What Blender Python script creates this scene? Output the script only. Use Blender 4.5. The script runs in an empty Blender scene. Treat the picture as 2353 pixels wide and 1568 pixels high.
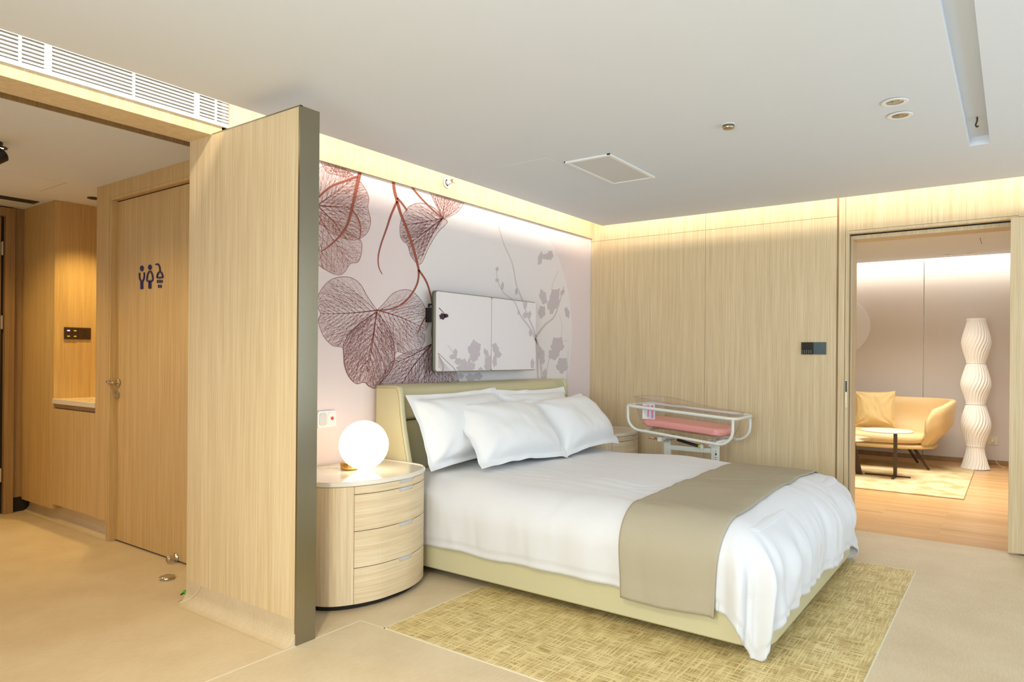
import bpy, math, random
import numpy as np
from mathutils import Vector, Matrix

S = bpy.context.scene
COL = S.collection
PI = math.pi
random.seed(7)

# ------------------------------------------------------------------ camera
W, H = 2353.0, 1568.0
YAW, ROLL, FPX, PX, PY, EYE = 0.620586525, 0.0085, 1581.76276, 1199.57027, 819.752487, 1.3
cs, sn = math.cos(YAW), math.sin(YAW)
cr, sr = math.cos(ROLL), math.sin(ROLL)
cam = bpy.data.cameras.new('camera')
cam.sensor_width = 36.0
cam.lens = FPX * 36.0 / W
cam.shift_x = 0.5 - PX / W
cam.shift_y = (PY - H / 2) / W
cam.clip_start = 0.05
camo = bpy.data.objects.new('camera', cam)
COL.objects.link(camo)
vR = Vector((sn, -cs, 0)); vU = Vector((0, 0, 1)); vF = Vector((cs, sn, 0))
r_ = vR * cr + vU * sr
u_ = vR * -sr + vU * cr
camo.matrix_world = Matrix(((r_.x, u_.x, -vF.x, 0), (r_.y, u_.y, -vF.y, 0), (r_.z, u_.z, -vF.z, EYE), (0, 0, 0, 1)))
S.camera = camo

# ------------------------------------------------------------------ exposure, sky, large lights
S.view_settings.view_transform = 'Standard'
S.view_settings.look = 'None'
S.view_settings.gamma = 1.0
S.view_settings.use_curve_mapping = False
S.view_settings.exposure = 0.20

world = bpy.data.worlds.new('sky')
S.world = world
world.use_nodes = True
world.node_tree.nodes['Background'].inputs[0].default_value = (0.80, 0.90, 1.0, 1)
world.node_tree.nodes['Background'].inputs[1].default_value = 1.6

WARM = (1.0, 0.84, 0.58)
COVE = (1.0, 0.90, 0.75)
WARMER = (1.0, 0.70, 0.25)
DAY = (0.86, 0.93, 1.0)


def area(name, loc, direction, sx, sy, power, color, spread=180):
    l = bpy.data.lights.new(name, 'AREA')
    l.shape = 'RECTANGLE'; l.size = sx; l.size_y = sy
    l.energy = power; l.color = color; l.spread = math.radians(spread)
    o = bpy.data.objects.new(name, l)
    d = Vector(direction).normalized()
    o.location = loc
    up = 'Y' if abs(d.z) > 0.99 else 'Y'
    o.rotation_euler = d.to_track_quat('-Z', up).to_euler()
    COL.objects.link(o)
    return o


def spot(name, loc, direction, power, color, angle=80, blend=0.6, radius=0.03):
    l = bpy.data.lights.new(name, 'SPOT')
    l.energy = power; l.color = color; l.spot_size = math.radians(angle); l.spot_blend = blend
    l.shadow_soft_size = radius
    o = bpy.data.objects.new(name, l)
    o.location = loc
    o.rotation_euler = Vector(direction).to_track_quat('-Z', 'Y').to_euler()
    COL.objects.link(o)
    return o


# daylight entering through the big window behind the camera, plus an added fill from the left
area('window_daylight', (2.9, -2.12, 1.45), (-0.1, 1, 0.22), 4.2, 2.0, 34, (.60, .80, 1.0))
area('side_fill_light', (-1.28, 0.6, 1.55), (1, -0.12, 0.05), 2.4, 1.7, 62, (0.84, 0.95, 1.0), 140)  # fill added to brighten the partition face
# cove strips above the ceiling edge
area('cove_strip_mural', (2.3, 3.03, 2.638), (0, 1, -0.8), 6.6, 0.03, 19, COVE)
area('cove_strip_right', (5.53, 0.5, 2.66), (1, 0, -0.8), 5.2, 0.03, 14, COVE)
area('cove_strip_living', (10.17, 1.0, 2.72), (1, 0, -0.6), 5.0, 0.03, 24, (1.0, .95, .88))
# recessed lamps of corridor, bedroom side behind the camera, and living room
spot('corridor_spot_a', (1.40, 4.4, 2.44), (0.0, 0, -1), 36, WARMER, 130, 0.9)
spot('corridor_spot_b', (1.45, 5.9, 2.44), (0.05, 0, -1), 38, WARMER, 130, 0.9)
spot('niche_spot', (2.38, 5.60, 2.44), (0.0, 0.10, -1), 60, WARMER, 88, 1.0)
spot('room_spot_a', (0.35, 1.2, 2.50), (0.1, 0.2, -1), 165, (1.0, .87, .60), 130, 0.9, 0.05)
spot('room_spot_b', (1.5, -0.6, 2.50), (0.1, 0.1, -1), 12, (1.0, .90, .70), 130, 0.9, 0.05)
area('living_ceiling_glow', (8.2, 0.9, 2.55), (0, 0, -1), 1.6, 1.6, 56, (1.0, .94, .85), 120)


# ------------------------------------------------------------------ pixel of the photo -> point on a real plane
def ray(px, py):
    a = (px - PX) / FPX; b = -(py - PY) / FPX
    r = cr * a - sr * b; u = sr * a + cr * b
    return np.array([sn * r + cs, -cs * r + sn, u])


def on(axis, px, py, v):
    d = ray(px, py); o = np.array([0, 0, EYE])
    t = (v - o[axis]) / d[axis]
    return o + d * t


# ------------------------------------------------------------------ materials
MATS = {}


def new_mat(name):
    m = bpy.data.materials.new(name); m.use_nodes = True
    nt = m.node_tree
    return m, nt, nt.nodes['Principled BSDF']


def lin(c):
    return tuple(((x / 255.0) / 12.92 if x <= 10 else ((x / 255.0 + .055) / 1.055) ** 2.4) for x in c)


def plain(name, rgb, rough=0.5, metal=0.0, spec=0.5, bump=0.0, bscale=200, emit=None, estr=0, vary=0.0, sheen=0.0, coat=0.0):
    m, nt, b = new_mat(name)
    c = lin(rgb)
    b.inputs['Base Color'].default_value = (*c, 1)
    b.inputs['Roughness'].default_value = rough
    b.inputs['Metallic'].default_value = metal
    b.inputs['Specular IOR Level'].default_value = spec
    b.inputs['Sheen Weight'].default_value = sheen
    b.inputs['Coat Weight'].default_value = coat
    if emit:
        b.inputs['Emission Color'].default_value = (*lin(emit), 1)
        b.inputs['Emission Strength'].default_value = estr
    tc = nt.nodes.new('ShaderNodeTexCoord')
    n = nt.nodes.new('ShaderNodeTexNoise'); n.inputs['Scale'].default_value = bscale; n.inputs['Detail'].default_value = 3
    nt.links.new(tc.outputs['Object'], n.inputs['Vector'])
    v = nt.nodes.new('ShaderNodeMix'); v.data_type = 'RGBA'
    v.inputs[6].default_value = (*[x * (1 - vary) for x in c], 1); v.inputs[7].default_value = (*[min(1, x * (1 + vary)) for x in c], 1)
    nt.links.new(n.outputs['Fac'], v.inputs[0]); nt.links.new(v.outputs[2], b.inputs['Base Color'])
    if bump:
        bp = nt.nodes.new('ShaderNodeBump'); bp.inputs['Strength'].default_value = bump; bp.inputs['Distance'].default_value = 0.002
        nt.links.new(n.outputs['Fac'], bp.inputs['Height']); nt.links.new(bp.outputs[0], b.inputs['Normal'])
    MATS[name] = m
    return m


def wood(name, ca, cb, grain='z', rough=0.5, fine=170.0, coat=0.0):
    """veneer: long thin streaks along one axis"""
    m, nt, b = new_mat(name)
    tc = nt.nodes.new('ShaderNodeTexCoord')
    mp = nt.nodes.new('ShaderNodeMapping')
    sc = {'z': (fine, fine, 2.6), 'x': (2.6, 7.0, fine), 'y': (fine, 2.6, fine)}[grain]
    mp.inputs['Scale'].default_value = sc
    nt.links.new(tc.outputs['Object'], mp.inputs['Vector'])
    n1 = nt.nodes.new('ShaderNodeTexNoise'); n1.inputs['Scale'].default_value = 1.0; n1.inputs['Detail'].default_value = 4
    n1.inputs['Roughness'].default_value = 0.6; n1.inputs['Distortion'].default_value = 0.3
    nt.links.new(mp.outputs[0], n1.inputs['Vector'])
    mp2 = nt.nodes.new('ShaderNodeMapping')
    mp2.inputs['Scale'].default_value = tuple(x * (0.16 if x > 10 else 0.35) for x in sc)
    nt.links.new(tc.outputs['Object'], mp2.inputs['Vector'])
    n2 = nt.nodes.new('ShaderNodeTexNoise'); n2.inputs['Scale'].default_value = 1.0; n2.inputs['Detail'].default_value = 2
    nt.links.new(mp2.outputs[0], n2.inputs['Vector'])
    ma = nt.nodes.new('ShaderNodeMath'); ma.operation = 'MULTIPLY_ADD'; ma.inputs[1].default_value = 0.30
    nt.links.new(n2.outputs['Fac'], ma.inputs[0])
    mb = nt.nodes.new('ShaderNodeMath'); mb.operation = 'MULTIPLY'; mb.inputs[1].default_value = 0.65
    nt.links.new(n1.outputs['Fac'], mb.inputs[0]); nt.links.new(mb.outputs[0], ma.inputs[2])
    cr_ = nt.nodes.new('ShaderNodeValToRGB')
    cr_.color_ramp.elements[0].position = 0.36; cr_.color_ramp.elements[0].color = (*lin(ca), 1)
    cr_.color_ramp.elements[1].position = 0.64; cr_.color_ramp.elements[1].color = (*lin(cb), 1)
    nt.links.new(ma.outputs[0], cr_.inputs[0]); nt.links.new(cr_.outputs[0], b.inputs['Base Color'])
    b.inputs['Roughness'].default_value = rough
    b.inputs['Specular IOR Level'].default_value = 0.35
    b.inputs['Coat Weight'].default_value = coat
    bp = nt.nodes.new('ShaderNodeBump'); bp.inputs['Strength'].default_value = 0.08; bp.inputs['Distance'].default_value = 0.001
    nt.links.new(n1.outputs['Fac'], bp.inputs['Height']); nt.links.new(bp.outputs[0], b.inputs['Normal'])
    MATS[name] = m
    return m


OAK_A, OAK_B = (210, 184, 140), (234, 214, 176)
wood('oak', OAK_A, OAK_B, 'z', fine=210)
wood('oak_warm_lit', (192, 158, 106), (218, 188, 134), 'z', fine=190)  # same oak, deepened: the corridor's warm light is put into its colour
wood('oak_h', OAK_A, OAK_B, 'x', fine=120)
wood('oak_drawer', (216, 192, 154), (238, 220, 188), 'x', fine=150, rough=.42)
wood('oak_body', (216, 192, 154), (238, 220, 188), 'z', fine=130, rough=.42)
wood('oak_dark', (150, 118, 78), (178, 146, 100), 'z', fine=150)
plain('ceiling_paint', (222, 225, 229), 0.9, vary=0.01, bscale=4)
plain('wall_paint', (226, 224, 220), 0.9, vary=0.01, bscale=4)
plain('white_metal', (236, 236, 232), 0.4)
plain('brushed_gold', (150, 144, 124), 0.24, metal=0.9, vary=0.02, bscale=300)
plain('chrome', (205, 200, 190), 0.18, metal=1.0)
plain('steel', (190, 176, 150), 0.28, metal=1.0)
plain('black_plastic', (30, 27, 25), 0.35)
plain('brown_plastic', (62, 44, 32), 0.4)
plain('dark_gap', (40, 32, 24), 0.8)
plain('leather', (207, 199, 160), 0.42, bump=0.15, bscale=500, vary=.01)
plain('linen_white', (224, 224, 226), 0.85, bump=0.10, bscale=700, sheen=0.2)
plain('pillow_white', (238, 238, 238), 0.85, bump=0.08, bscale=600, sheen=0.2)
plain('stone_white', (236, 228, 214), 0.12, coat=0.3)
plain('bassinet_metal', (232, 232, 220), 0.35)
plain('pink_pad', (252, 172, 162), 0.5, bump=.2, bscale=60, coat=.4)
plain('navy', (36, 26, 92), 0.4)
plain('red_button', (240, 80, 40), 0.35, emit=(240, 80, 40), estr=0.15)
plain('warm_grey_panel', (212, 213, 212), 0.5)
plain('green_plastic', (30, 190, 30), 0.4)
plain('yellow_plastic', (200, 214, 30), 0.4)
plain('paper_white', (240, 238, 240), 0.7)
plain('paper_pink', (240, 150, 190), 0.7)
plain('bronze', (86, 70, 50), 0.35, metal=0.6)
plain('marble', (226, 212, 186), 0.25, vary=.05, bscale=6)
plain('sofa_leather', (228, 196, 140), 0.45, bump=.1, bscale=400)
plain('cushion_fabric', (206, 178, 122), 0.7, bump=.2, bscale=500)
plain('lamp_paper', (238, 234, 224), 0.7, emit=(255, 244, 226), estr=0.06)
plain('globe_glow', (255, 250, 240), 0.3, emit=(255, 238, 206), estr=3.2)
plain('brass', (214, 170, 90), 0.25, metal=1.0)
plain('disc_white', (244, 242, 240), 0.25, vary=.05, bscale=3)
plain('ivory_plastic', (232, 222, 188), 0.4)
plain('grille_white', (214, 212, 208), 0.5)
plain('grille_dark', (74, 68, 60), 0.8)
plain('weld', (226, 216, 190), 0.6)
plain('indicator_blue', (200, 210, 255), 0.4, emit=(190, 205, 255), estr=1.5)
plain('indicator_gold', (200, 190, 90), 0.4, emit=(210, 190, 80), estr=.3)
plain('icon_grey', (170, 176, 176), 0.4)
plain('screen_grey', (74, 92, 100), 0.10, coat=1.0, vary=.15, bscale=40)
plain('glossy_black', (14, 15, 17), 0.06, coat=1.0)

# vinyl floor: soft mottled streaks
m, nt, b = new_mat('vinyl')
tc = nt.nodes.new('ShaderNodeTexCoord')
mp = nt.nodes.new('ShaderNodeMapping'); mp.inputs['Scale'].default_value = (14, 90, 20)
mp.inputs['Rotation'].default_value = (0, 0, 0.35)
nt.links.new(tc.outputs['Object'], mp.inputs['Vector'])
n1 = nt.nodes.new('ShaderNodeTexNoise'); n1.inputs['Scale'].default_value = 1.4; n1.inputs['Detail'].default_value = 6; n1.inputs['Roughness'].default_value = .65
nt.links.new(mp.outputs[0], n1.inputs['Vector'])
n2 = nt.nodes.new('ShaderNodeTexNoise'); n2.inputs['Scale'].default_value = 3.2; n2.inputs['Detail'].default_value = 5
nt.links.new(tc.outputs['Object'], n2.inputs['Vector'])
mx = nt.nodes.new('ShaderNodeMath'); mx.operation = 'ADD'
nt.links.new(n1.outputs['Fac'], mx.inputs[0]); nt.links.new(n2.outputs['Fac'], mx.inputs[1])
rp = nt.nodes.new('ShaderNodeValToRGB')
rp.color_ramp.elements[0].position = .80; rp.color_ramp.elements[0].color = (*lin((204, 184, 150)), 1)
rp.color_ramp.elements[1].position = 1.16; rp.color_ramp.elements[1].color = (*lin((216, 198, 166)), 1)
mr = nt.nodes.new('ShaderNodeMapRange'); mr.inputs['From Max'].default_value = 2.0
nt.links.new(mx.outputs[0], mr.inputs[0])
rp.color_ramp.elements[0].position = .40; rp.color_ramp.elements[1].position = .60
nt.links.new(mr.outputs[0], rp.inputs[0]); nt.links.new(rp.outputs[0], b.inputs['Base Color'])
b.inputs['Roughness'].default_value = .42; b.inputs['Specular IOR Level'].default_value = .35
MATS['vinyl'] = m

# woven-look vinyl floor inlay: crossing dashes
m, nt, b = new_mat('woven')
tc = nt.nodes.new('ShaderNodeTexCoord')
facs = []
for scl in ((8, 115, 1), (115, 8, 1)):
    mp = nt.nodes.new('ShaderNodeMapping'); mp.inputs['Scale'].default_value = scl
    nt.links.new(tc.outputs['Object'], mp.inputs['Vector'])
    n1 = nt.nodes.new('ShaderNodeTexNoise'); n1.inputs['Scale'].default_value = 1.0; n1.inputs['Detail'].default_value = 2.5
    nt.links.new(mp.outputs[0], n1.inputs['Vector']); facs.append(n1.outputs['Fac'])
mx = nt.nodes.new('ShaderNodeMath'); mx.operation = 'MAXIMUM'
nt.links.new(facs[0], mx.inputs[0]); nt.links.new(facs[1], mx.inputs[1])
n3 = nt.nodes.new('ShaderNodeTexNoise'); n3.inputs['Scale'].default_value = 9; n3.inputs['Detail'].default_value = 3
nt.links.new(tc.outputs['Object'], n3.inputs['Vector'])
ad = nt.nodes.new('ShaderNodeMath'); ad.operation = 'MULTIPLY_ADD'; ad.inputs[1].default_value = .25
nt.links.new(n3.outputs['Fac'], ad.inputs[0]); nt.links.new(mx.outputs[0], ad.inputs[2])
rp = nt.nodes.new('ShaderNodeValToRGB')
rp.color_ramp.elements[0].position = .52; rp.color_ramp.elements[0].color = (*lin((166, 138, 80)), 1)
rp.color_ramp.elements[1].position = .76; rp.color_ramp.elements[1].color = (*lin((228, 208, 150)), 1)
nt.links.new(ad.outputs[0], rp.inputs[0]); nt.links.new(rp.outputs[0], b.inputs['Base Color'])
b.inputs['Roughness'].default_value = .5; b.inputs['Specular IOR Level'].default_value = .3
MATS['woven'] = m

# plank floor of the living room
m, nt, b = new_mat('plank')
tc = nt.nodes.new('ShaderNodeTexCoord')
mp = nt.nodes.new('ShaderNodeMapping'); mp.inputs['Rotation'].default_value = (0, 0, PI / 2)
nt.links.new(tc.outputs['Object'], mp.inputs['Vector'])
br = nt.nodes.new('ShaderNodeTexBrick'); br.inputs['Scale'].default_value = 1.0
br.inputs['Brick Width'].default_value = 0.9; br.inputs['Row Height'].default_value = .07; br.inputs['Mortar Size'].default_value = .0008
br.inputs['Color1'].default_value = (*lin((222, 180, 124)), 1); br.inputs['Color2'].default_value = (*lin((204, 156, 98)), 1)
br.inputs['Mortar'].default_value = (*lin((176, 128, 76)), 1)
nt.links.new(mp.outputs[0], br.inputs['Vector'])
mp2 = nt.nodes.new('ShaderNodeMapping'); mp2.inputs['Scale'].default_value = (120, 4, 1)
nt.links.new(tc.outputs['Object'], mp2.inputs['Vector'])
n1 = nt.nodes.new('ShaderNodeTexNoise'); n1.inputs['Scale'].default_value = 1; n1.inputs['Detail'].default_value = 4
nt.links.new(mp2.outputs[0], n1.inputs['Vector'])
mm = nt.nodes.new('ShaderNodeMix'); mm.data_type = 'RGBA'; mm.blend_type = 'OVERLAY'; mm.inputs[0].default_value = .35
nt.links.new(br.outputs['Color'], mm.inputs[6]); nt.links.new(n1.outputs['Fac'], mm.inputs[7])
nt.links.new(mm.outputs[2], b.inputs['Base Color']); b.inputs['Roughness'].default_value = .35
MATS['plank'] = m

# fabric wallpaper
def weave(name, rgb, amount=.03, scale=420, rough=.85, patch=None):
    m, nt, b = new_mat(name)
    tc = nt.nodes.new('ShaderNodeTexCoord')
    c = lin(rgb)
    n1 = nt.nodes.new('ShaderNodeTexNoise'); n1.inputs['Scale'].default_value = 1; n1.inputs['Detail'].default_value = 2
    mp = nt.nodes.new('ShaderNodeMapping'); mp.inputs['Scale'].default_value = (scale * .25, scale * .25, scale)
    nt.links.new(tc.outputs['Object'], mp.inputs['Vector']); nt.links.new(mp.outputs[0], n1.inputs['Vector'])
    n2 = nt.nodes.new('ShaderNodeTexNoise'); n2.inputs['Scale'].default_value = 1; n2.inputs['Detail'].default_value = 2
    mp = nt.nodes.new('ShaderNodeMapping'); mp.inputs['Scale'].default_value = (scale, scale, scale * .25)
    nt.links.new(tc.outputs['Object'], mp.inputs['Vector']); nt.links.new(mp.outputs[0], n2.inputs['Vector'])
    a = nt.nodes.new('ShaderNodeMath'); a.operation = 'ADD'
    nt.links.new(n1.outputs['Fac'], a.inputs[0]); nt.links.new(n2.outputs['Fac'], a.inputs[1])
    r = nt.nodes.new('ShaderNodeMapRange'); r.inputs['From Min'].default_value = .6; r.inputs['From Max'].default_value = 1.4
    nt.links.new(a.outputs[0], r.inputs[0])
    mx = nt.nodes.new('ShaderNodeMix'); mx.data_type = 'RGBA'
    mx.inputs[6].default_value = (*[x * (1 - amount) for x in c], 1); mx.inputs[7].default_value = (*[min(1, x * (1 + amount)) for x in c], 1)
    nt.links.new(r.outputs[0], mx.inputs[0])
    out = mx.outputs[2]
    if patch:
        n3 = nt.nodes.new('ShaderNodeTexNoise'); n3.inputs['Scale'].default_value = patch[1]; n3.inputs['Detail'].default_value = 3
        nt.links.new(tc.outputs['Object'], n3.inputs['Vector'])
        rr = nt.nodes.new('ShaderNodeMapRange'); rr.inputs['From Min'].default_value = .45; rr.inputs['From Max'].default_value = .62
        nt.links.new(n3.outputs['Fac'], rr.inputs[0])
        m2 = nt.nodes.new('ShaderNodeMix'); m2.data_type = 'RGBA'
        nt.links.new(rr.outputs[0], m2.inputs[0]); nt.links.new(out, m2.inputs[6]); m2.inputs[7].default_value = (*lin(patch[0]), 1)
        out = m2.outputs[2]
    nt.links.new(out, b.inputs['Base Color'])
    b.inputs['Roughness'].default_value = rough; b.inputs['Specular IOR Level'].default_value = .2
    MATS[name] = m
    return m


weave('wallpaper', (238, 223, 223), .035)
weave('moon_paper', (240, 233, 233), .035)
weave('silhouette', (208, 197, 200), .035)
weave('silhouette_warm', (216, 203, 200), .035)
weave('runner_fabric', (178, 168, 145), .05, 900)
weave('fabric_wall', (226, 217, 208), .02, 300)
weave('carpet_living', (214, 196, 156), .10, 160, patch=((196, 168, 116), 5))
plain('print_red', (160, 86, 66), 0.8, vary=.08, bscale=5)
plain('print_maroon', (130, 62, 62), 0.8, vary=.05, bscale=5)
plain('print_plum', (70, 46, 62), 0.8)

# leaf net: thin cell borders printed on the paper
def net(name, rgb, scale, width):
    m, nt, b = new_mat(name)
    tc = nt.nodes.new('ShaderNodeTexCoord')
    mp = nt.nodes.new('ShaderNodeMapping')
    nt.links.new(tc.outputs['Object'], mp.inputs['Vector'])
    v = nt.nodes.new('ShaderNodeTexVoronoi'); v.feature = 'DISTANCE_TO_EDGE'; v.inputs['Scale'].default_value = scale
    nt.links.new(mp.outputs[0], v.inputs['Vector'])
    v2 = nt.nodes.new('ShaderNodeTexVoronoi'); v2.feature = 'DISTANCE_TO_EDGE'; v2.inputs['Scale'].default_value = scale * .45
    nt.links.new(mp.outputs[0], v2.inputs['Vector'])
    l1 = nt.nodes.new('ShaderNodeMath'); l1.operation = 'LESS_THAN'; l1.inputs[1].default_value = width
    l2 = nt.nodes.new('ShaderNodeMath'); l2.operation = 'LESS_THAN'; l2.inputs[1].default_value = width * .7
    nt.links.new(v.outputs['Distance'], l1.inputs[0]); nt.links.new(v2.outputs['Distance'], l2.inputs[0])
    mx = nt.nodes.new('ShaderNodeMath'); mx.operation = 'MAXIMUM'
    nt.links.new(l1.outputs[0], mx.inputs[0]); nt.links.new(l2.outputs[0], mx.inputs[1])
    k = nt.nodes.new('ShaderNodeMath'); k.operation = 'MULTIPLY'; k.inputs[1].default_value = .36
    nt.links.new(mx.outputs[0], k.inputs[0])
    b.inputs['Base Color'].default_value = (*lin(rgb), 1); b.inputs['Roughness'].default_value = .9
    b.inputs['Specular IOR Level'].default_value = .1
    nt.links.new(k.outputs[0], b.inputs['Alpha'])
    MATS[name] = m


net('net_red', (190, 118, 98), 110, .045)
net('net_maroon', (164, 98, 92), 110, .045)

# clear acrylic and clear wrap
m, nt, b = new_mat('acrylic')
o_ = nt.nodes['Material Output']
tr_ = nt.nodes.new('ShaderNodeBsdfTransparent'); tr_.inputs[0].default_value = (.955, .94, .95, 1)
gl_ = nt.nodes.new('ShaderNodeBsdfGlossy'); gl_.inputs['Roughness'].default_value = .03
lw0 = nt.nodes.new('ShaderNodeLayerWeight'); lw0.inputs[0].default_value = .5
lw1 = nt.nodes.new('ShaderNodeMath'); lw1.operation = 'POWER'; lw1.inputs[1].default_value = 3.5
lw = nt.nodes.new('ShaderNodeMath'); lw.operation = 'MULTIPLY_ADD'; lw.inputs[1].default_value = .6; lw.inputs[2].default_value = .05
nt.links.new(lw0.outputs['Facing'], lw1.inputs[0]); nt.links.new(lw1.outputs[0], lw.inputs[0])
ms = nt.nodes.new('ShaderNodeMixShader')
nt.links.new(lw.outputs[0], ms.inputs[0]); nt.links.new(tr_.outputs[0], ms.inputs[1]); nt.links.new(gl_.outputs[0], ms.inputs[2])
nt.links.new(ms.outputs[0], o_.inputs['Surface'])
MATS['acrylic'] = m
m, nt, b = new_mat('window_glass')
b.inputs['Base Color'].default_value = (1, 1, 1, 1); b.inputs['Roughness'].default_value = .0
b.inputs['IOR'].default_value = 1.05; b.inputs['Transmission Weight'].default_value = 1.0
MATS['window_glass'] = m


# ------------------------------------------------------------------ geometry helpers: a geo is (verts, faces)
def box(x0, x1, y0, y1, z0, z1):
    v = [(x, y, z) for x in (x0, x1) for y in (y0, y1) for z in (z0, z1)]
    f = [(0, 1, 3, 2), (4, 6, 7, 5), (0, 4, 5, 1), (2, 3, 7, 6), (0, 2, 6, 4), (1, 5, 7, 3)]
    return v, f


def join(*gs):
    V, F = [], []
    for v, f in gs:
        n = len(V); V += [tuple(p) for p in v]; F += [tuple(i + n for i in q) for q in f]
    return V, F


def move(g, d):
    return [(p[0] + d[0], p[1] + d[1], p[2] + d[2]) for p in g[0]], g[1]


def xf(g, M):
    return [tuple(M @ Vector(p)) for p in g[0]], g[1]


def prism(pts, z0, z1):
    n = len(pts)
    v = [(x, y, z0) for x, y in pts] + [(x, y, z1) for x, y in pts]
    f = [tuple(range(n - 1, -1, -1)), tuple(range(n, 2 * n))] + [(i, (i + 1) % n, n + (i + 1) % n, n + i) for i in range(n)]
    return v, f


def tube(path, r, n=12, closed=False, radii=None):
    P = [Vector(p) for p in path]; m = len(P)
    V, F = [], []
    prev = None
    for i, p in enumerate(P):
        if closed:
            t = (P[(i + 1) % m] - P[i - 1]).normalized()
        else:
            t = (P[min(i + 1, m - 1)] - P[max(i - 1, 0)]).normalized()
        if prev is None:
            a = Vector((0, 0, 1)) if abs(t.z) < .9 else Vector((1, 0, 0))
            u = t.cross(a).normalized()
        else:
            u = (prev - t * prev.dot(t)).normalized()
        prev = u
        w = t.cross(u)
        rr = radii[i] if radii else r
        for k in range(n):
            a = 2 * PI * k / n
            V.append(tuple(p + u * (rr * math.cos(a)) + w * (rr * math.sin(a))))
    for i in range(m if closed else m - 1):
        j = (i + 1) % m
        for k in range(n):
            k2 = (k + 1) % n
            F.append((i * n + k, i * n + k2, j * n + k2, j * n + k))
    if not closed:
        F.append(tuple(range(n - 1, -1, -1))); F.append(tuple((m - 1) * n + k for k in range(n)))
    return V, F


def lathe(prof, n=32, c=(0, 0, 0), axis='z', rmod=None):
    V, F = [], []
    m = len(prof)
    for (r, z) in prof:
        for k in range(n):
            a = 2 * PI * k / n
            rr = r * (rmod(a, z) if rmod else 1)
            p = (rr * math.cos(a), rr * math.sin(a), z)
            if axis == 'x': p = (p[2], p[0], p[1])
            if axis == 'y': p = (p[0], p[2], p[1])
            V.append((p[0] + c[0], p[1] + c[1], p[2] + c[2]))
    for i in range(m - 1):
        for k in range(n):
            k2 = (k + 1) % n
            F.append((i * n + k, i * n + k2, (i + 1) * n + k2, (i + 1) * n + k))
    if prof[0][0] > 1e-5: F.append(tuple(range(n - 1, -1, -1)))
    if prof[-1][0] > 1e-5: F.append(tuple((m - 1) * n + k for k in range(n)))
    return V, F


def rrect(x0, x1, y0, y1, r, n=6):
    out = []
    for cx, cy, a0 in ((x1 - r, y1 - r, 0), (x0 + r, y1 - r, PI / 2), (x0 + r, y0 + r, PI), (x1 - r, y0 + r, 1.5 * PI)):
        for k in range(n + 1):
            a = a0 + k * PI / 2 / n
            out.append((cx + r * math.cos(a), cy + r * math.sin(a)))
    return out


def smooth_path(pts, n=8, closed=False):
    P = [Vector(p) for p in pts]
    out = []
    m = len(P)
    rng = range(m if closed else m - 1)
    for i in rng:
        if closed: a, b_, c, d = P[(i - 1) % m], P[i], P[(i + 1) % m], P[(i + 2) % m]
        else: a, b_, c, d = P[max(i - 1, 0)], P[i], P[i + 1], P[min(i + 2, m - 1)]
        for k in range(n):
            t = k / n
            out.append(0.5 * ((2 * b_) + (c - a) * t + (2 * a - 5 * b_ + 4 * c - d) * t * t + (3 * b_ - a - 3 * c + d) * t ** 3))
    if not closed: out.append(P[-1])
    return out


def grid(nu, nv, fn, close_u=False):
    V = [tuple(fn(i, j)) for j in range(nv) for i in range(nu)]
    F = []
    for j in range(nv - 1):
        for i in range(nu if close_u else nu - 1):
            i2 = (i + 1) % nu
            F.append((j * nu + i, j * nu + i2, (j + 1) * nu + i2, (j + 1) * nu + i))
    return V, F


def obj(name, geo, mat, parent=None, smooth=False, bevel=0.0, seg=2, label=None, cat=None, group=None, kind=None, solid=0.0, sub=0):
    me = bpy.data.meshes.new(name)
    me.from_pydata(geo[0], [], geo[1]); me.update()
    import bmesh
    bm = bmesh.new(); bm.from_mesh(me)
    bmesh.ops.recalc_face_normals(bm, faces=bm.faces)
    bm.to_mesh(me); bm.free()
    me.materials.append(MATS[mat])
    if smooth:
        me.polygons.foreach_set('use_smooth', [True] * len(me.polygons))
    o = bpy.data.objects.new(name, me)
    COL.objects.link(o)
    if parent is not None: o.parent = parent
    if solid:
        md = o.modifiers.new('solid', 'SOLIDIFY'); md.thickness = solid; md.offset = -1
    if bevel:
        md = o.modifiers.new('bevel', 'BEVEL'); md.width = bevel; md.segments = seg; md.limit_method = 'ANGLE'; md.angle_limit = math.radians(40)
        md.harden_normals = False
    if sub:
        md = o.modifiers.new('sub', 'SUBSURF'); md.levels = sub; md.render_levels = sub
    if smooth == 'auto':
        md = o.modifiers.new('wn', 'WEIGHTED_NORMAL')
    if label: o['label'] = label
    if cat: o['category'] = cat
    if group: o['group'] = group
    if kind: o['kind'] = kind
    return o


def thing(name, label, cat, loc=(0, 0, 0), rz=0.0, group=None):
    o = bpy.data.objects.new(name, None); COL.objects.link(o)
    o.location = loc; o.rotation_euler = (0, 0, rz); o.empty_display_size = .1
    o['label'] = label; o['category'] = cat
    if group: o['group'] = group
    return o


def struct(name, geo, mat, parent=None, **k):
    return obj(name, geo, mat, parent, kind=None if parent is not None else 'structure', **k)


def copy_tree(o, parent=None):
    c = o.copy(); COL.objects.link(c); c.parent = parent
    for ch in [x for x in bpy.data.objects if x.parent == o]:
        copy_tree(ch, c)
    return c


# ------------------------------------------------------------------ room dimensions (metres)
ZC = 2.516            # bedroom ceiling
YM = 3.309            # headboard wall
XR = 5.744            # right wall
XB, YB = -1.4, -2.25  # left wall, window wall
X0, X1, YP = 1.916, 2.019, 2.594   # partition faces and its free end
ZP = 2.409            # partition top and beam underside
YBK = 3.519           # back of beam
ZK = 2.47             # corridor ceiling
XW = 2.205            # corridor right-hand wall face
YE = 6.60             # corridor end wall
ZL = 2.60             # living ceiling
XL = 10.40            # living far wall

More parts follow.
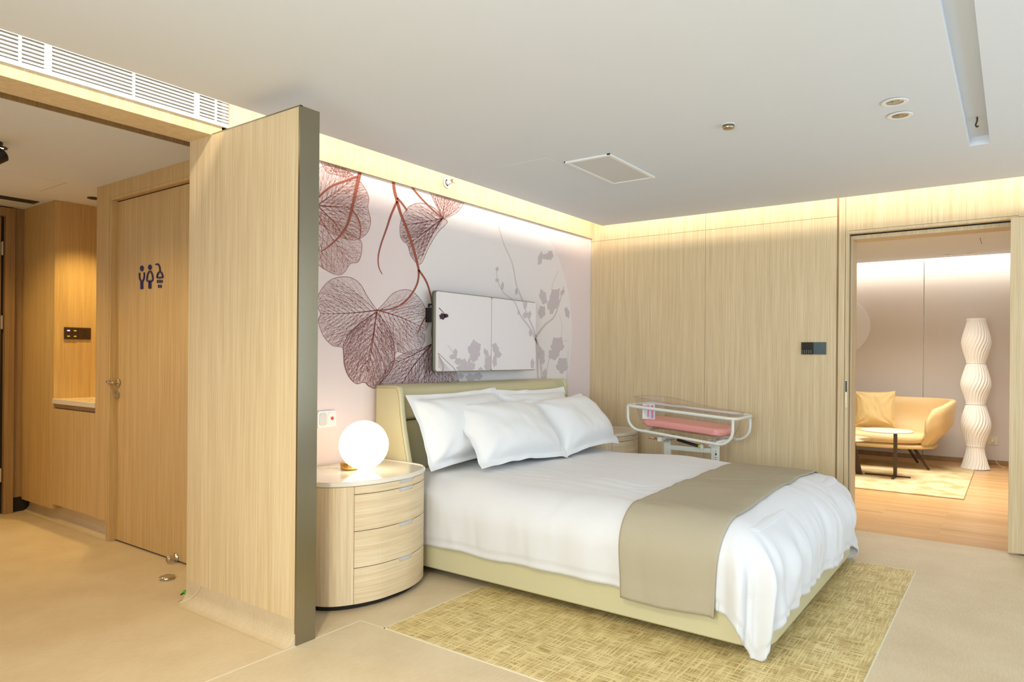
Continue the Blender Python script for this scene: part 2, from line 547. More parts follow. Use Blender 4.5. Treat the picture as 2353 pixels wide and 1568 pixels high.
# floor and ceilings
struct('floor', box(XB - .1, XR, YB - .1, 6.9, -.06, 0), 'vinyl')
struct('floor_living_room', box(XR, XL + .2, -3.0, 4.6, -.06, 0.0), 'plank')
sy0, sy1, sx0, sx1 = .118, .214, 0.6, 4.65     # curtain slot in the ceiling
Yc, Xc = 3.107, 5.605
struct('ceiling', join(box(XB, Xc, YB, sy0 - .012, ZC, ZC + .02), box(XB, Xc, sy1 + .012, Yc, ZC, ZC + .02),
                       box(XB, sx0 - .01, sy0 - .012, sy1 + .012, ZC, ZC + .02), box(sx1 + .01, Xc, sy0 - .012, sy1 + .012, ZC, ZC + .02),
                       box(sx0, sx1, sy0 - .012, sy0, ZC, ZC + .06), box(sx0, sx1, sy1, sy1 + .012, ZC + .0, ZC + .06),
                       box(sx0 - .01, sx0, sy0 - .012, sy1 + .012, ZC, ZC + .06), box(sx1, sx1 + .01, sy0 - .012, sy1 + .012, ZC, ZC + .06),
                       box(sx0, sx1, sy0, sy1, ZC + .05, ZC + .06),
                       box(XB, XR, YB, YM, 2.76, 2.80)), 'ceiling_paint')
struct('ceiling_corridor', box(.3, 3.2, 3.80, YE + .3, ZK, ZK + .05), 'ceiling_paint')
struct('ceiling_slot_board', join(box(.3, XW, 3.79, 3.80, ZK, 2.76), box(.3, XW, YBK, 3.80, 2.72, 2.76)), 'oak_dark')
struct('ceiling_living_room', join(box(XR + .25, XL - .22, -3.0, 4.6, ZL, ZL + .03), box(XR, XL, -3.0, 4.6, 2.86, 2.9)), 'ceiling_paint')

# headboard wall (behind the mural) and the wooden band over it
struct('wall_headboard', box(X1 - .05, XR + .12, YM, YM + .12, 0, 2.8), 'wall_paint')
struct('trim_1', box(X1 - .02, XR, YM - .022, YM, 2.432, 2.76), 'oak')
# right wall with the wide opening into the living room
OY0, OY1, OZ = -.02, 1.035, 2.262
struct('wall_right', join(box(XR + .012, XR + .26, OY1 + .012, YM + .12, 0, 2.8), box(XR + .012, XR + .26, YB - .1, OY0, 0, 2.8),
                          box(XR + .012, XR + .26, OY0, OY1 + .012, OZ + .012, 2.8)), 'wall_paint')
g = .0025
panels = [(2.171, YM, 0.0, 2.405), (1.12, 2.171, 0.0, 2.405), (2.171, YM, 2.405, 2.76), (1.12, 2.171, 2.405, 2.76),
          (1.06, 1.108, 0.0, 2.76), (-.22, 1.06, 2.285, 2.76), (YB, -.22, 0.0, 2.76)]
pw = None
for (a, b_, c, d) in panels:
    pg = box(XR, XR + .012, a + g * .5, b_ - g * .5, c + g * .5, d - g * .5)
    if pw is None:
        pw = struct('wall_right_panelling', pg, 'oak')
    else:
        obj('panel', pg, 'oak', pw)
obj('groove', box(XR + .0085, XR + .0119, 1.06, YM, 0, 2.76), 'oak_dark', pw)
# casing of the opening: outer trim, dark sliding gap, inner jamb
struct('trim_2', join(box(XR - .004, XR + .05, OY1, 1.058, 0, 2.285), box(XR - .004, XR + .05, -.06, OY1, OZ, 2.283)), 'oak', bevel=.002)
struct('trim_3', join(box(XR + .05, XR + .078, OY1 + .002, OY1 + .01, 0, OZ), box(XR + .05, XR + .078, OY0, OY1, OZ, OZ + .01)), 'dark_gap')
struct('trim_4', join(box(XR + .078, XR + .262, OY1 - .012, OY1 + .01, 0, OZ - .035), box(XR + .078, XR + .262, OY0, OY1 + .01, OZ - .035, OZ - .005)), 'oak', bevel=.002)
t = thing('door_latch_plate', 'small steel latch plate set in the left casing of the living room opening', 'latch', (XR, 1.045, 1.05))
obj('plate', box(-.008, -.004, -.008, .008, -.12, .09), 'steel', t)
obj('finger_pull', box(-.012, -.008, -.006, .006, 0.0, .085), 'black_plastic', t)

# left wall, window wall
struct('wall_left', join(box(XB - .1, XB, YB - .1, -.65, 0, 2.8), box(XB - .1, XB, 1.85, YM, 0, 2.8), box(XB - .1, XB, -.65, 1.85, 0, .65), box(XB - .1, XB, -.65, 1.85, 2.45, 2.8)), 'wall_paint')
w2f = struct('fill_window', join(*[box(XB - .08, XB - .02, y - .03, y + .03, .65, 2.45) for y in (-.62, .6, 1.82)], box(XB - .08, XB - .02, -.65, 1.85, .65, .71), box(XB - .08, XB - .02, -.65, 1.85, 2.39, 2.45)), 'white_metal')  # unseen window, added as the opening for the left fill
obj('glass', box(XB - .055, XB - .05, -.63, 1.83, .68, 2.42), 'window_glass', w2f)
struct('wall_left_of_corridor', join(box(XB, .42, YM + .01, YM + .15, 0, 2.8), box(.30, .42, YM + .15, YE + .3, 0, 2.8)), 'oak')
struct('wall_window', join(box(XB, .6, YB - .1, YB, 0, 2.8), box(.6, 5.7, YB - .1, YB, 0, .35), box(.6, 5.7, YB - .1, YB, 2.45, 2.8), box(5.7, XR + .1, YB - .1, YB, 0, 2.8)), 'wall_paint')
wf = struct('window_1', join(*[box(x - .03, x + .03, YB - .08, YB - .02, .35, 2.45) for x in (.63, 1.9, 3.15, 4.4, 5.67)],
                             box(.6, 5.7, YB - .08, YB - .02, .35, .41), box(.6, 5.7, YB - .08, YB - .02, 2.39, 2.45)), 'white_metal')
obj('glass', box(.62, 5.68, YB - .055, YB - .05, .38, 2.42), 'window_glass', wf)

# partition with champagne metal end and coved vinyl skirting
struct('wall_partition', join(box(X0, X1, YP + .004, YM, .112, ZP), box(X0 + .004, X1 - .004, YP + .004, YM, 0, .112),
                              box(X0, X1 + .16, YM, YBK, .112, ZP), box(X0 + .004, X1 + .16, YM, YBK, 0, .112)), 'oak')
struct('trim_5', join(box(X0 - .001, X1 + .001, YP, YP + .004, .0, ZP + .003), box(X0 - .001, X0, YP + .004, YP + .012, 0, ZP),
                      box(X0 - .001, X0 + .012, YP, YM, ZP, ZP + .006)), 'brushed_gold')


def cove_skirt(axis_pts, zt, r=.06):
    """skirting curving out of the floor; axis_pts = (p0, p1, outward normal)"""
    p0, p1, nrm = [Vector(q) for q in axis_pts]
    prof = [(0.0, zt), (.003, zt), (.004, r)]
    for k in range(1, 8):
        a = k * PI / 2 / 7
        prof.append((.004 + r * (1 - math.cos(a)), r * (1 - math.sin(a)) + .0006))
    prof.append((0.0, .0))
    V = []
    for p in (p0, p1):
        for (d, z) in prof: V.append(tuple(p + nrm * d + Vector((0, 0, z))))
    n = len(prof)
    F = [(i, (i + 1) % n, n + (i + 1) % n, n + i) for i in range(n)] + [tuple(range(n)), tuple(range(2 * n - 1, n - 1, -1))]
    return V, F


struct('baseboard_partition', cove_skirt(((X0 + .004, YP + .006, 0), (X0 + .004, YBK, 0), (-1, 0, 0)), .112), 'vinyl')
struct('baseboard_partition_end', cove_skirt(((X0 + .004, YBK, 0), (X1 + .13, YBK, 0), (0, 1, 0)), .112), 'vinyl')
# welded floor seams
struct('trim_6', join(prism([(-1.2, 2.592), (X0, 2.592), (X0, 2.598), (-1.2, 2.598)], 0, .0012), box(X1, 2.29, 2.592, 2.597, 0, .0012),
                      box(2.288, 2.293, 2.424, 2.595, 0, .0012)), 'weld')

# beam over the corridor mouth with the long air grille
struct('wall_beam', join(box(XB, X1 - .025, YM, YBK, ZP, 2.462), box(XB, X1, YM + .10, YBK, 2.462, 2.8)), 'oak')
gr = thing('air_grille', 'long white linear air grille above the wooden beam over the corridor', 'vent', (0.0, YM, 2.462))
gx0, gx1, gz1 = -1.35, 2.19, .26
obj('frame', join(box(gx0, gx1, -.014, .0, 0, .019), box(gx0, gx1, -.012, .0, gz1 - .01, gz1), box(gx1 - .02, gx1, -.012, 0, .019, gz1 - .01)), 'grille_white', gr)
for k in range(14):
    z = .026 + k * .0165
    obj('slat', box(gx0, gx1, -.012, .008, z, z + .0085), 'grille_white', gr)
for x in (1.085, 1.185, 1.53, 1.83, 1.93, 2.13):
    w = .006 if x not in (1.185, 1.83) else .014
    obj('mullion', box(x - w, x + w, -.010, .010, .019, gz1 - .01), 'grille_white', gr)
obj('backing', box(gx0, gx1, .035, .04, 0, gz1), 'grille_dark', gr)

# ------------------------------------------------------------------ corridor, right-hand side
DY0, DY1, DZ = 3.78, 5.050, 2.345     # bathroom door leaf
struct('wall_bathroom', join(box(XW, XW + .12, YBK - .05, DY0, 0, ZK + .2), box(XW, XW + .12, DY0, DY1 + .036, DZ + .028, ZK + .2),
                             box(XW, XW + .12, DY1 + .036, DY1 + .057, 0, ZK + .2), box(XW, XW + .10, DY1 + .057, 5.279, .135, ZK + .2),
                             box(XW + .07, XW + .10, 5.107, 5.279, 0, .135)), 'oak_warm_lit')
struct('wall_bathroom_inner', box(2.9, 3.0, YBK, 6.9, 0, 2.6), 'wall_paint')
struct('trim_7', join(box(XW + .002, XW + .05, DY1 + .013, DY1 + .036, 0, DZ + .028), box(XW + .002, XW + .05, DY0, DY1 + .013, DZ + .008, DZ + .028)), 'oak_warm_lit', bevel=.001)
dr = struct('door_1', box(XW + .04, XW + .08, DY0 + .0, DY1 + .012, .012, DZ), 'oak_warm_lit')
obj('shadow_gap', join(box(XW + .045, XW + .09, DY0, DY1 + .02, DZ, DZ + .008), box(XW + .05, XW + .09, DY1 + .0125, DY1 + .02, 0, DZ), box(XW + .055, XW + .09, DY0, DY1 + .02, 0, .012)), 'dark_gap', dr)
XD = XW + .04
# lever handle
hp = on(0, 273, 880, XD); hy, hz = hp[1], hp[2]
hd = obj('door_handle', join(lathe([(.027, 0), (.027, .010), (.02, .012)], 24, (0, 0, 0), 'x'),
                             tube(smooth_path([(.010, 0, 0), (.036, 0, 0), (.042, .008, 0), (.042, .03, -.002), (.046, .05, .010), (.044, .072, .006)], 5), .009, 10)), 'steel', dr, smooth=True)
hd.location = (XD, hy, hz); hd.scale = (-1, 1, 1)
lp = on(0, 271, 909, XD)
lk = obj('lock_cylinder', join(lathe([(.026, 0), (.026, .008), (.022, .010)], 24, (0, 0, 0), 'x'), box(.010, .026, -.004, .004, -.014, .014)), 'steel', dr, bevel=.001)
lk.location = (XD, lp[1], lp[2]); lk.scale = (-1, 1, 1)
kn = on(0, 405, 1290, XD)
st = obj('door_bumper', join(lathe([(.028, 0), (.028, .006), (.018, .010), (.014, .04), (.020, .044), (.020, .056), (.0, .056)], 24, (0, 0, 0), 'x')), 'chrome', dr, smooth='auto')
st.location = (XD, kn[1], max(.03, kn[2])); st.scale = (-1, 1, 1)
# bathroom pictograms
XS = XD - .004


def sgn(cx, cy):
    p = on(0, 230 + cx / 10.23, 560 + cy / 10.23, XS)
    return (XS, float(p[1]), float(p[2]))


def stroke(pts, r=.0052, closed=False, n=5):
    return tube(smooth_path([sgn(*p) for p in pts], n, closed), r, 8, closed)


man = join(stroke([(980, 535), (1003, 560), (1003, 600), (980, 632), (957, 600), (957, 560)], .0056, True),
           stroke([(925, 690), (926, 780), (940, 850), (972, 890)]), stroke([(1035, 680), (1037, 770), (1020, 850), (985, 890)]),
           stroke([(962, 900), (962, 1070)]), stroke([(998, 895), (998, 1070)]))
woman = join(stroke([(1170, 510), (1192, 540), (1192, 575), (1170, 605), (1148, 575), (1148, 540)], .0056, True),
             stroke([(1155, 650), (1115, 740), (1100, 850), (1112, 885), (1150, 882), (1165, 880)]),
             stroke([(1190, 650), (1228, 740), (1238, 840), (1225, 872), (1185, 878)]),
             stroke([(1150, 900), (1150, 1060)]), stroke([(1187, 895), (1187, 1058)]))
shower = join(stroke([(1310, 490), (1360, 485), (1390, 530), (1405, 590), (1405, 660)]),
              stroke([(1405, 665), (1360, 700), (1338, 780), (1345, 800), (1400, 800), (1465, 792), (1470, 775), (1450, 700)], .0055, True),
              *[stroke([(x, 855), (x, 925)]) for x in (1352, 1403, 1452)], *[stroke([(x, 970), (x, 1040)]) for x in (1378, 1428)])
tt = thing('restroom_sign', 'navy pictogram sign of man, woman and shower on the bathroom door', 'sign', (0, 0, 0))
for nm, gg in (('man_symbol', man), ('woman_symbol', woman), ('shower_symbol', shower)):
    obj(nm, gg, 'navy', tt, smooth=True)

# niche with vanity counter: tall cabinet beyond, low cabinets in front
NY0, NY1 = 5.279, 5.985
cb = thing('tall_cabinet', 'tall plain oak cabinet between the wash niche and the corridor end', 'cabinet', (XW, NY1, 0))
obj('body', box(.0, .62, 0.0, YE - NY1 - .002, .10, ZK - .001), 'oak_warm_lit', cb)
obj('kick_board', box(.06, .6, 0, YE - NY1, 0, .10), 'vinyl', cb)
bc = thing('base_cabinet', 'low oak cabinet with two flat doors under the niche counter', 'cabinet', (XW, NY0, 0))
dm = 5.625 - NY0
obj('body', box(.02, .6, 0, NY1 - NY0 - .001, .13, .875), 'oak_warm_lit', bc)
obj('door', box(.0, .018, .002, dm - .0015, .14, .872), 'oak_warm_lit', bc)
obj('door', box(.0, .018, dm + .0015, NY1 - NY0 - .002, .14, .872), 'oak_warm_lit', bc)
obj('kick_board', box(.06, .6, 0, NY1 - NY0, 0, .13), 'vinyl', bc)
ct = thing('vanity_counter', 'cream counter slab with shallow basin in the lit oak niche', 'counter', (XW - .01, NY0, .91))
cw, cd = .62, NY1 - NY0
hole = [(x, y) for x, y in rrect(.16, .50, .12, .50, .10, 8)]
out = [(0, 0), (cw, 0), (cw, cd), (0, cd)]
basin = grid(len(hole), 6, lambda i, j: (.33 + (hole[i][0] - .33) * (1 - .04 * j - .02 * j * j), .31 + (hole[i][1] - .31) * (1 - .04 * j - .02 * j * j), .0385 - .012 * j), True)
obj('slab', join(box(0, .16, 0, cd, 0, .038), box(.50, cw, 0, cd, 0, .038), box(.16, .5, 0, .12, 0, .038), box(.16, .5, .50, cd, 0, .038)), 'stone_white', ct, bevel=.003)
obj('basin', basin, 'stone_white', ct, smooth=True)
obj('under_rail', box(.02, .04, .03, cd, -.03, 0), 'oak_dark', ct)
struct('wall_niche', join(box(XW + .64, XW + .70, 5.0, 6.9, 0, 2.6), box(XW + .11, XW + .635, 5.14, NY0 - .002, 0, 2.6)), 'oak_warm_lit')
struct('baseboard_corridor', cove_skirt(((XW + .062, 5.107, 0), (XW + .062, YE, 0), (-1, 0, 0)), .13), 'vinyl')


def plate_switch(px0, px1, py0, py1):
    a = on(1, px0, py0, NY1); b_ = on(1, px1, py1, NY1)
    return a[0], b_[0], b_[2], a[2]


xa, xb, za, zb = plate_switch(147, 208, 752, 781)
xm = xa + (xb - xa) * .51
sw = thing('light_switch_panel', 'dark brown four-button switch plate with one blue lit key in the niche', 'switch', (xa, NY1, za))
obj('plate', box(0, xm - xa, -.010, 0, 0, zb - za), 'brown_plastic', sw, bevel=.002)
ww, hh = xm - xa, zb - za
for (fx, fz, mt) in ((.28, .72, 'indicator_blue'), (.76, .72, 'indicator_gold'), (.28, .25, 'indicator_gold'), (.76, .25, 'indicator_gold')):
    kb = obj('button', box(ww * (fx - .21), ww * (fx + .21), -.0125, -.010, hh * (fz - .21), hh * (fz + .21)), 'brown_plastic', sw, bevel=.001)
    obj('indicator', box(ww * fx - .009, ww * fx + .009, -.0135, -.0125, hh * fz - .004, hh * fz + .004), mt, kb)
sk = thing('wall_socket', 'dark brown five-hole power socket beside the switch plate in the niche', 'socket', (xm + .002, NY1, za))
w2 = xb - xm - .002
obj('plate', box(0, w2, -.009, 0, 0, hh), 'brown_plastic', sk, bevel=.002)
for a, b_ in ((.38, .74), (.6, .74), (.5, .45), (.40, .3), (.60, .3)):
    obj('socket_hole', box(w2 * a - .004, w2 * a + .004, -.0105, -.0085, hh * b_ - .003, hh * b_ + .003), 'black_plastic', sk)

# corridor end wall and entrance door
struct('wall_corridor_end', join(box(2.128, XW + .4, YE, YE + .12, .12, ZK + .2), box(.3, 2.128, YE + .02, YE + .14, 2.40, ZK + .2), box(2.128, XW + .4, YE + .03, YE + .12, 0, .12)), 'oak_dark')
struct('baseboard_corridor_end', box(2.13, XW + .1, YE + .012, YE + .03, 0, .12), 'dark_gap')
struct('trim_8', join(box(2.076, 2.14, YE - .03, YE + .10, 0, 2.46), box(.42, 2.076, YE - .03, YE + .1, 2.392, 2.46)), 'oak_dark', bevel=.003)
d2 = struct('door_2', box(1.15, 2.056, YE + .01, YE + .05, .01, 2.385), 'oak_dark')
obj('shadow_gap', box(2.056, 2.076, YE + .02, YE + .06, 0, 2.39), 'dark_gap', d2)
for py in (571, 741, 1092):
    z = on(1, 4, py, YE)[2]
    obj('hinge', join(tube([(2.062, YE - .004, z - .055), (2.062, YE - .004, z + .055)], .008, 10), box(2.045, 2.076, YE + .003, YE + .012, z - .05, z + .05)), 'steel', d2)

# corridor ceiling fittings
vt = thing('ceiling_vent', 'narrow dark linear vent in the corridor ceiling near the entrance', 'vent', (.6, 6.15, ZK))
obj('frame', box(0, 1.56, 0, .13, -.002, .0), 'grille_dark', vt)
for k in range(6):
    obj('slat', box(0.0, 1.56, .012 + k * .02, .018 + k * .02, -.006, -.002), 'grille_dark', vt)
hc = thing('corridor_access_panel', 'flush square access panel in the corridor ceiling, seen as a hairline', 'hatch', (1.40, 5.31, ZK))
obj('hatch_panel', box(0, .62, 0, .435, -.0015, 0), 'ceiling_paint', hc)
obj('seam', join(box(-.004, .624, .435, .439, -.001, 0), box(.62, .624, 0, .435, -.001, 0)), 'grille_dark', hc)


def downlight(loc, label, name='recessed_downlight', r=.045, ring='white_metal', cup='chrome', group=None):
    t = thing(name, label, 'ceiling light', loc, 0, group)
    obj('trim_ring', lathe([(r * .80, -.001), (r * 1.25, -.001), (r * 1.30, -.003), (r * 1.2, -.005), (r * .85, -.004), (r * .80, -.001)], 32), ring, t, smooth='auto')
    obj('reflector', lathe([(r * .82, -.003), (r * .70, .03), (r * .45, .05), (0, .052)], 32), cup, t, smooth=True)
    obj('lamp_bulb', lathe([(r * .35, .03), (r * .30, .045), (0, .047)], 20), 'paper_white', t, smooth=True)
    return t


downlight((2.341, 5.655, ZK - .002), 'small dark recessed downlight over the oak wash niche', r=.035, ring='black_plastic', cup='black_plastic')
tr = thing('track_spotlight', 'black spotlight fitting at the left edge of the corridor ceiling', 'ceiling light', (1.40, 4.62, ZK))
obj('mount', lathe([(.04, -.012), (.04, 0)], 24), 'black_plastic', tr)
obj('lamp_head', xf(lathe([(.034, 0), (.042, .02), (.042, .10), (.03, .11)], 24), Matrix.Translation((.0, 0, -.09)) @ Matrix.Rotation(.9, 4, 'Y') @ Matrix.Translation((0, 0, -.05))), 'black_plastic', tr, smooth='auto')
obj('stem', tube([(0, 0, 0), (0, 0, -.07)], .008, 10), 'black_plastic', tr)
dt = thing('surface_downlight', 'black ringed lit downlight beside the black spotlight at the left edge', 'ceiling light', (1.452, 4.72, ZK))
obj('trim_ring', lathe([(.022, -.002), (.04, -.002), (.042, -.006), (.03, -.008), (.022, -.002)], 28), 'black_plastic', dt, smooth='auto')
obj('lens', lathe([(.024, -.004), (0, -.004)], 20), 'globe_glow', dt)

# floor bits
dsp = on(2, 384, 1331, 0)
ds = thing('floor_door_stop', 'round chrome door stop disc on the floor before the bathroom door', 'door stop', (dsp[0], dsp[1], 0))
obj('disc', lathe([(.042, 0), (.044, .008), (.040, .016), (.030, .019), (0, .020)], 40), 'chrome', ds, smooth=True)
gp = on(2, 424, 1364, 0)
gc = thing('green_cord_plug', 'tiny green plug with a pale cord lying at the partition foot', 'plug', (gp[0], gp[1], 0))
obj('plug', xf(lathe([(.009, 0), (.012, .004), (.012, .012), (.008, .016)], 16), Matrix.Rotation(.4, 4, 'X')), 'green_plastic', gc, smooth=True)
obj('pin', tube([(-.006, -.004, .006), (-.028, -.012, .003)], .003, 8), 'black_plastic', gc)
e1 = on(0, 460, 1344, X0 - .004)
cpts = [(gp[0] + .008, gp[1], .004), (gp[0] - .02, 3.60, .003), (X0 - .05, 3.52, .006), (X0 - .022, 3.45, .035), (X0 - .004, 3.40, .08), (X0 - .003, 3.375, .113)]
obj('cord', tube(smooth_path([(x - gp[0], y - gp[1], z) for x, y, z in cpts], 8), .0018, 6), 'weld', gc)

# ------------------------------------------------------------------ bedroom ceiling fittings
cp = thing('ceiling_panel_light', 'flat white framed rectangular panel set in the bedroom ceiling', 'ceiling light', (3.633, 1.965, ZC))
pw_, ph_ = .632, .318
obj('frame', join(box(0, pw_, 0, .022, -.012, 0), box(0, pw_, ph_ - .022, ph_, -.012, 0), box(0, .022, .022, ph_ - .022, -.012, 0), box(pw_ - .022, pw_, .022, ph_ - .022, -.012, 0)), 'white_metal', cp, bevel=.002)
obj('diffuser', box(.022, pw_ - .022, .022, ph_ - .022, -.008, -.001), 'warm_grey_panel', cp)
obj('corner_clip', box(-.004, .018, ph_ - .003, ph_ + .003, -.009, -.001), 'black_plastic', cp)
obj('corner_clip', box(-.004, .002, .0, .02, -.009, -.001), 'black_plastic', cp)
hb = thing('ceiling_access_panel', 'flush plaster access panel with hairline joint beside the ceiling panel light', 'hatch', (3.50, 2.33, ZC))
obj('hatch_panel', box(0, .59, 0, .455, -.0012, 0), 'ceiling_paint', hb)
downlight((3.648, .465, ZC - .002), 'round recessed downlight, nearer the window of the pair by the curtain slot', group=None)
downlight((3.863, .469, ZC - .002), 'round recessed downlight, nearer the living room of the pair by the curtain slot', cup='steel')
sd = thing('ceiling_sensor', 'small round brown and white sensor alone on the bedroom ceiling', 'sensor', (3.534, 1.218, ZC))
obj('base', lathe([(.034, -.003), (.034, 0)], 28), 'white_metal', sd)
obj('housing', lathe([(.0, -.022), (.024, -.022), (.030, -.018), (.030, -.003)], 28), 'steel', sd, smooth='auto')
hk = thing('curtain_track_hook', 'small dark hook hanging in the long ceiling slot', 'hook', (4.28, .165, ZC + .05))
obj('hook_body', tube(smooth_path([(0, 0, 0), (0, 0, -.02), (.0, .006, -.04), (0, 0, -.052), (0, -.006, -.046)], 4), .004, 8), 'bronze', hk)

# ------------------------------------------------------------------ mural on the headboard wall
YMU = YM - .004
mural = obj('mural_wallpaper', box(X1 + .002, XR - .002, YMU, YM, .0, 2.431), 'wallpaper', None,
            label='pale pink wallpaper mural of skeleton leaves, drooping branches and a faint moon', cat='mural')
SC = 2.8


def mpt(cx, cy, off=.0, Y=None):
    p = on(1, 720 + cx / SC, 340 + cy / SC, YMU if Y is None else Y)
    return (float(p[0]), (YMU if Y is None else Y) - off, float(p[2]))


def ribbon2(pts, w0, w1):
    """flat tapered stroke in drawing space"""
    P = np.array(pts, float); n = len(P)
    d = np.gradient(P, axis=0); L = np.linalg.norm(d, axis=1)[:, None]; L[L == 0] = 1; d /= L
    nn = np.stack([-d[:, 1], d[:, 0]], 1)
    w = np.linspace(w0, w1, n)[:, None] / 2
    A = P + nn * w; B = P - nn * w
    return np.concatenate([A, B]), [(i, i + 1, n + i + 1, n + i) for i in range(n - 1)]


def sp2(pts, n=8):
    return [(p.x, p.y) for p in smooth_path([(a, b_, 0) for a, b_ in pts], n)]


def clipz(v):
    x, y, z = v
    return (max(x, X1 + .004), y, min(z, 2.4305))


def to_wall(parts, off, Y=None, clip=True):
    V, F = [], []
    for v, f in parts:
        n = len(V)
        V += [(clipz(mpt(a, b_, off, Y)) if clip else mpt(a, b_, off, Y)) for a, b_ in v]; F += [tuple(i + n for i in q) for q in f]
    return V, F


def flat(name, parts, mat, off, parent=None, Y=None, clip=True):
    return obj(name, to_wall(parts, off, Y, clip), mat, mural if parent is None else parent)


def inside(p, poly):
    x, y = p; c = False; j = len(poly) - 1
    for i in range(len(poly)):
        xi, yi = poly[i]; xj, yj = poly[j]
        if (yi > y) != (yj > y) and x < (xj - xi) * (y - yi) / (yj - yi + 1e-9) + xi: c = not c
        j = i
    return c


def poly_face(poly):
    """ear clipped polygon in drawing space"""
    from mathutils.geometry import tessellate_polygon
    tris = tessellate_polygon([[Vector((a, b_, 0)) for a, b_ in poly]])
    return np.array(poly, float), [tuple(t_) for t_ in tris]


# moon: circle on the wall
m3 = [np.array(mpt((x - 720) * SC, (y - 340) * SC)) for x, y in ((967, 605), (1065, 470), (1310, 700), (1305, 860))]
A = np.array([[2 * q[0], 2 * q[2], 1] for q in m3]); bb = np.array([q[0] ** 2 + q[2] ** 2 for q in m3])
sol = np.linalg.lstsq(A, bb, rcond=None)[0]
mc = (sol[0], sol[1]); mrad = math.sqrt(sol[2] + sol[0] ** 2 + sol[1] ** 2)
MV = [(mc[0], YMU - .0004, mc[1])]
for k in range(96):
    a = 2 * PI * k / 96
    MV.append((min(mc[0] + mrad * math.cos(a), XR - .01), YMU - .0004, min(mc[1] + mrad * math.sin(a), 2.4305)))
obj('moon_print', (MV, [(0, 1 + k, 1 + (k + 1) % 96) for k in range(96)]), 'moon_paper', mural)


def in_moon(cx, cy):
    p = mpt(cx, cy)
    return (p[0] - mc[0]) ** 2 + (p[2] - mc[1]) ** 2 < mrad ** 2


def vein_tree(C, tip, poly, rnd, w=6.0, side_n=9, spread=.75, length=1.0, avoid=None, twig=1):
    """a midrib from C to tip with curved side veins and finer twigs, kept inside the leaf outline"""
    out = []
    C = np.array(C, float); T_ = np.array(tip, float)
    L = np.linalg.norm(T_ - C); d = (T_ - C) / L
    bend = rnd.uniform(-.04, .04) * L
    nrm = np.array([-d[1], d[0]])
    mid = [tuple(C + d * L * t_ + nrm * bend * math.sin(PI * t_)) for t_ in np.linspace(0, 1, 12)]
    out.append(ribbon2(mid, w, w * .3))
    ok = lambda p: inside(p, poly) and not (avoid and avoid(*p))

    def grow(start, ang, ln, wd, depth, curl):
        pts = [start]; a = ang; p = np.array(start, float); step = 7.0
        k = 0
        nxt = rnd.uniform(18, 34)
        dist = 0
        while dist < ln:
            a += curl * step / ln
            p = p + step * np.array([math.cos(a), math.sin(a)])
            if not ok(p): break
            pts.append(tuple(p)); dist += step
            if depth > 0 and dist > nxt:
                for sgn_ in ((1, -1) if rnd.random() < .5 else (rnd.choice((1, -1)),)):
                    grow(tuple(p), a + sgn_ * rnd.uniform(.4, .65), ln * rnd.uniform(.25, .5), wd * .5, depth - 1, -sgn_ * rnd.uniform(.1, .5))
                nxt = dist + rnd.uniform(24, 46)
            k += 1
        if len(pts) > 2: out.append(ribbon2(pts, wd, wd * .35))

    a0 = math.atan2(d[1], d[0])
    for s_ in (1, -1):
        for i in range(side_n):
            t_ = (i + .3 + rnd.uniform(-.1, .1)) / side_n
            st_ = C + d * L * t_ + nrm * bend * math.sin(PI * t_)
            ang = a0 + s_ * (spread * (1.15 - .5 * t_))
            grow(tuple(st_), ang, L * length * (1.0 - .55 * t_), w * .36, twig, -s_ * rnd.uniform(.15, .45))
    return out


def leaf(poly, C, tips, line_mat, net_mat, off, seed, w=6, n=9, avoid=None, edge=2.6, Y=None, parent=None, open_edge=False, spread=.75, clip=True):
    rnd = random.Random(seed)
    sm = sp2(poly + ([] if open_edge else [poly[0]]), 6)
    parts = [ribbon2(sm, edge, edge)]
    for tp in tips: parts += vein_tree(C, tp, sm, rnd, w, n, spread, avoid=avoid)
    lf = flat('leaf_print', parts, line_mat, off, parent, Y, clip)
    flat('leaf_net_print', [poly_face(sm[:-1])], net_mat, off - .0002, lf, Y, clip)
    return lf


BIG = [(410, 1045), (455, 1000), (515, 935), (590, 912), (645, 930), (695, 985), (725, 1050), (739, 1110), (725, 1165), (700, 1186), (716, 1205),
       (710, 1255), (670, 1310), (610, 1330), (545, 1312), (524, 1330), (515, 1390), (490, 1445), (440, 1500), (398, 1546), (352, 1532), (328, 1510), (272, 1516), (222, 1465),
       (196, 1385), (193, 1292), (120, 1270), (62, 1205), (32, 1115), (46, 1070), (27, 1012), (38, 935), (95, 862), (165, 832), (240, 836), (300, 876), (350, 960)]
leaf(BIG, (410, 1045), [(46, 1068), (338, 1425), (715, 1165)], 'print_maroon', 'net_maroon', .0014, 3, 7, 11)
LOBE2 = [(404, 1060), (330, 1110), (260, 1170), (200, 1250), (193, 1330), (215, 1440), (270, 1516), (330, 1508), (360, 1535), (400, 1546), (450, 1495), (505, 1420), (524, 1320), (500, 1200), (450, 1110)]
leaf(LOBE2, (404, 1060), [(330, 1505)], 'print_maroon', 'net_maroon', .0018, 8, 6, 8)
UPL = [(-60, 250), (40, 130), (150, 110), (275, 195), (330, 258), (357, 325), (350, 384), (368, 468), (350, 540), (302, 582), (240, 593), (150, 560), (60, 500), (-60, 420)]
leaf(UPL, (20, 370), [(348, 383), (215, 590), (250, 200)], 'print_red', 'net_red', .0014, 5, 6, 9)
UPL2 = [(0, 390), (60, 420), (150, 480), (250, 560), (306, 600), (308, 680), (285, 735), (237, 746), (200, 800), (158, 818), (90, 792), (20, 735), (-40, 600)]
leaf(UPL2, (15, 400), [(235, 744), (60, 780)], 'print_red', 'net_red', .0018, 6, 5, 8)
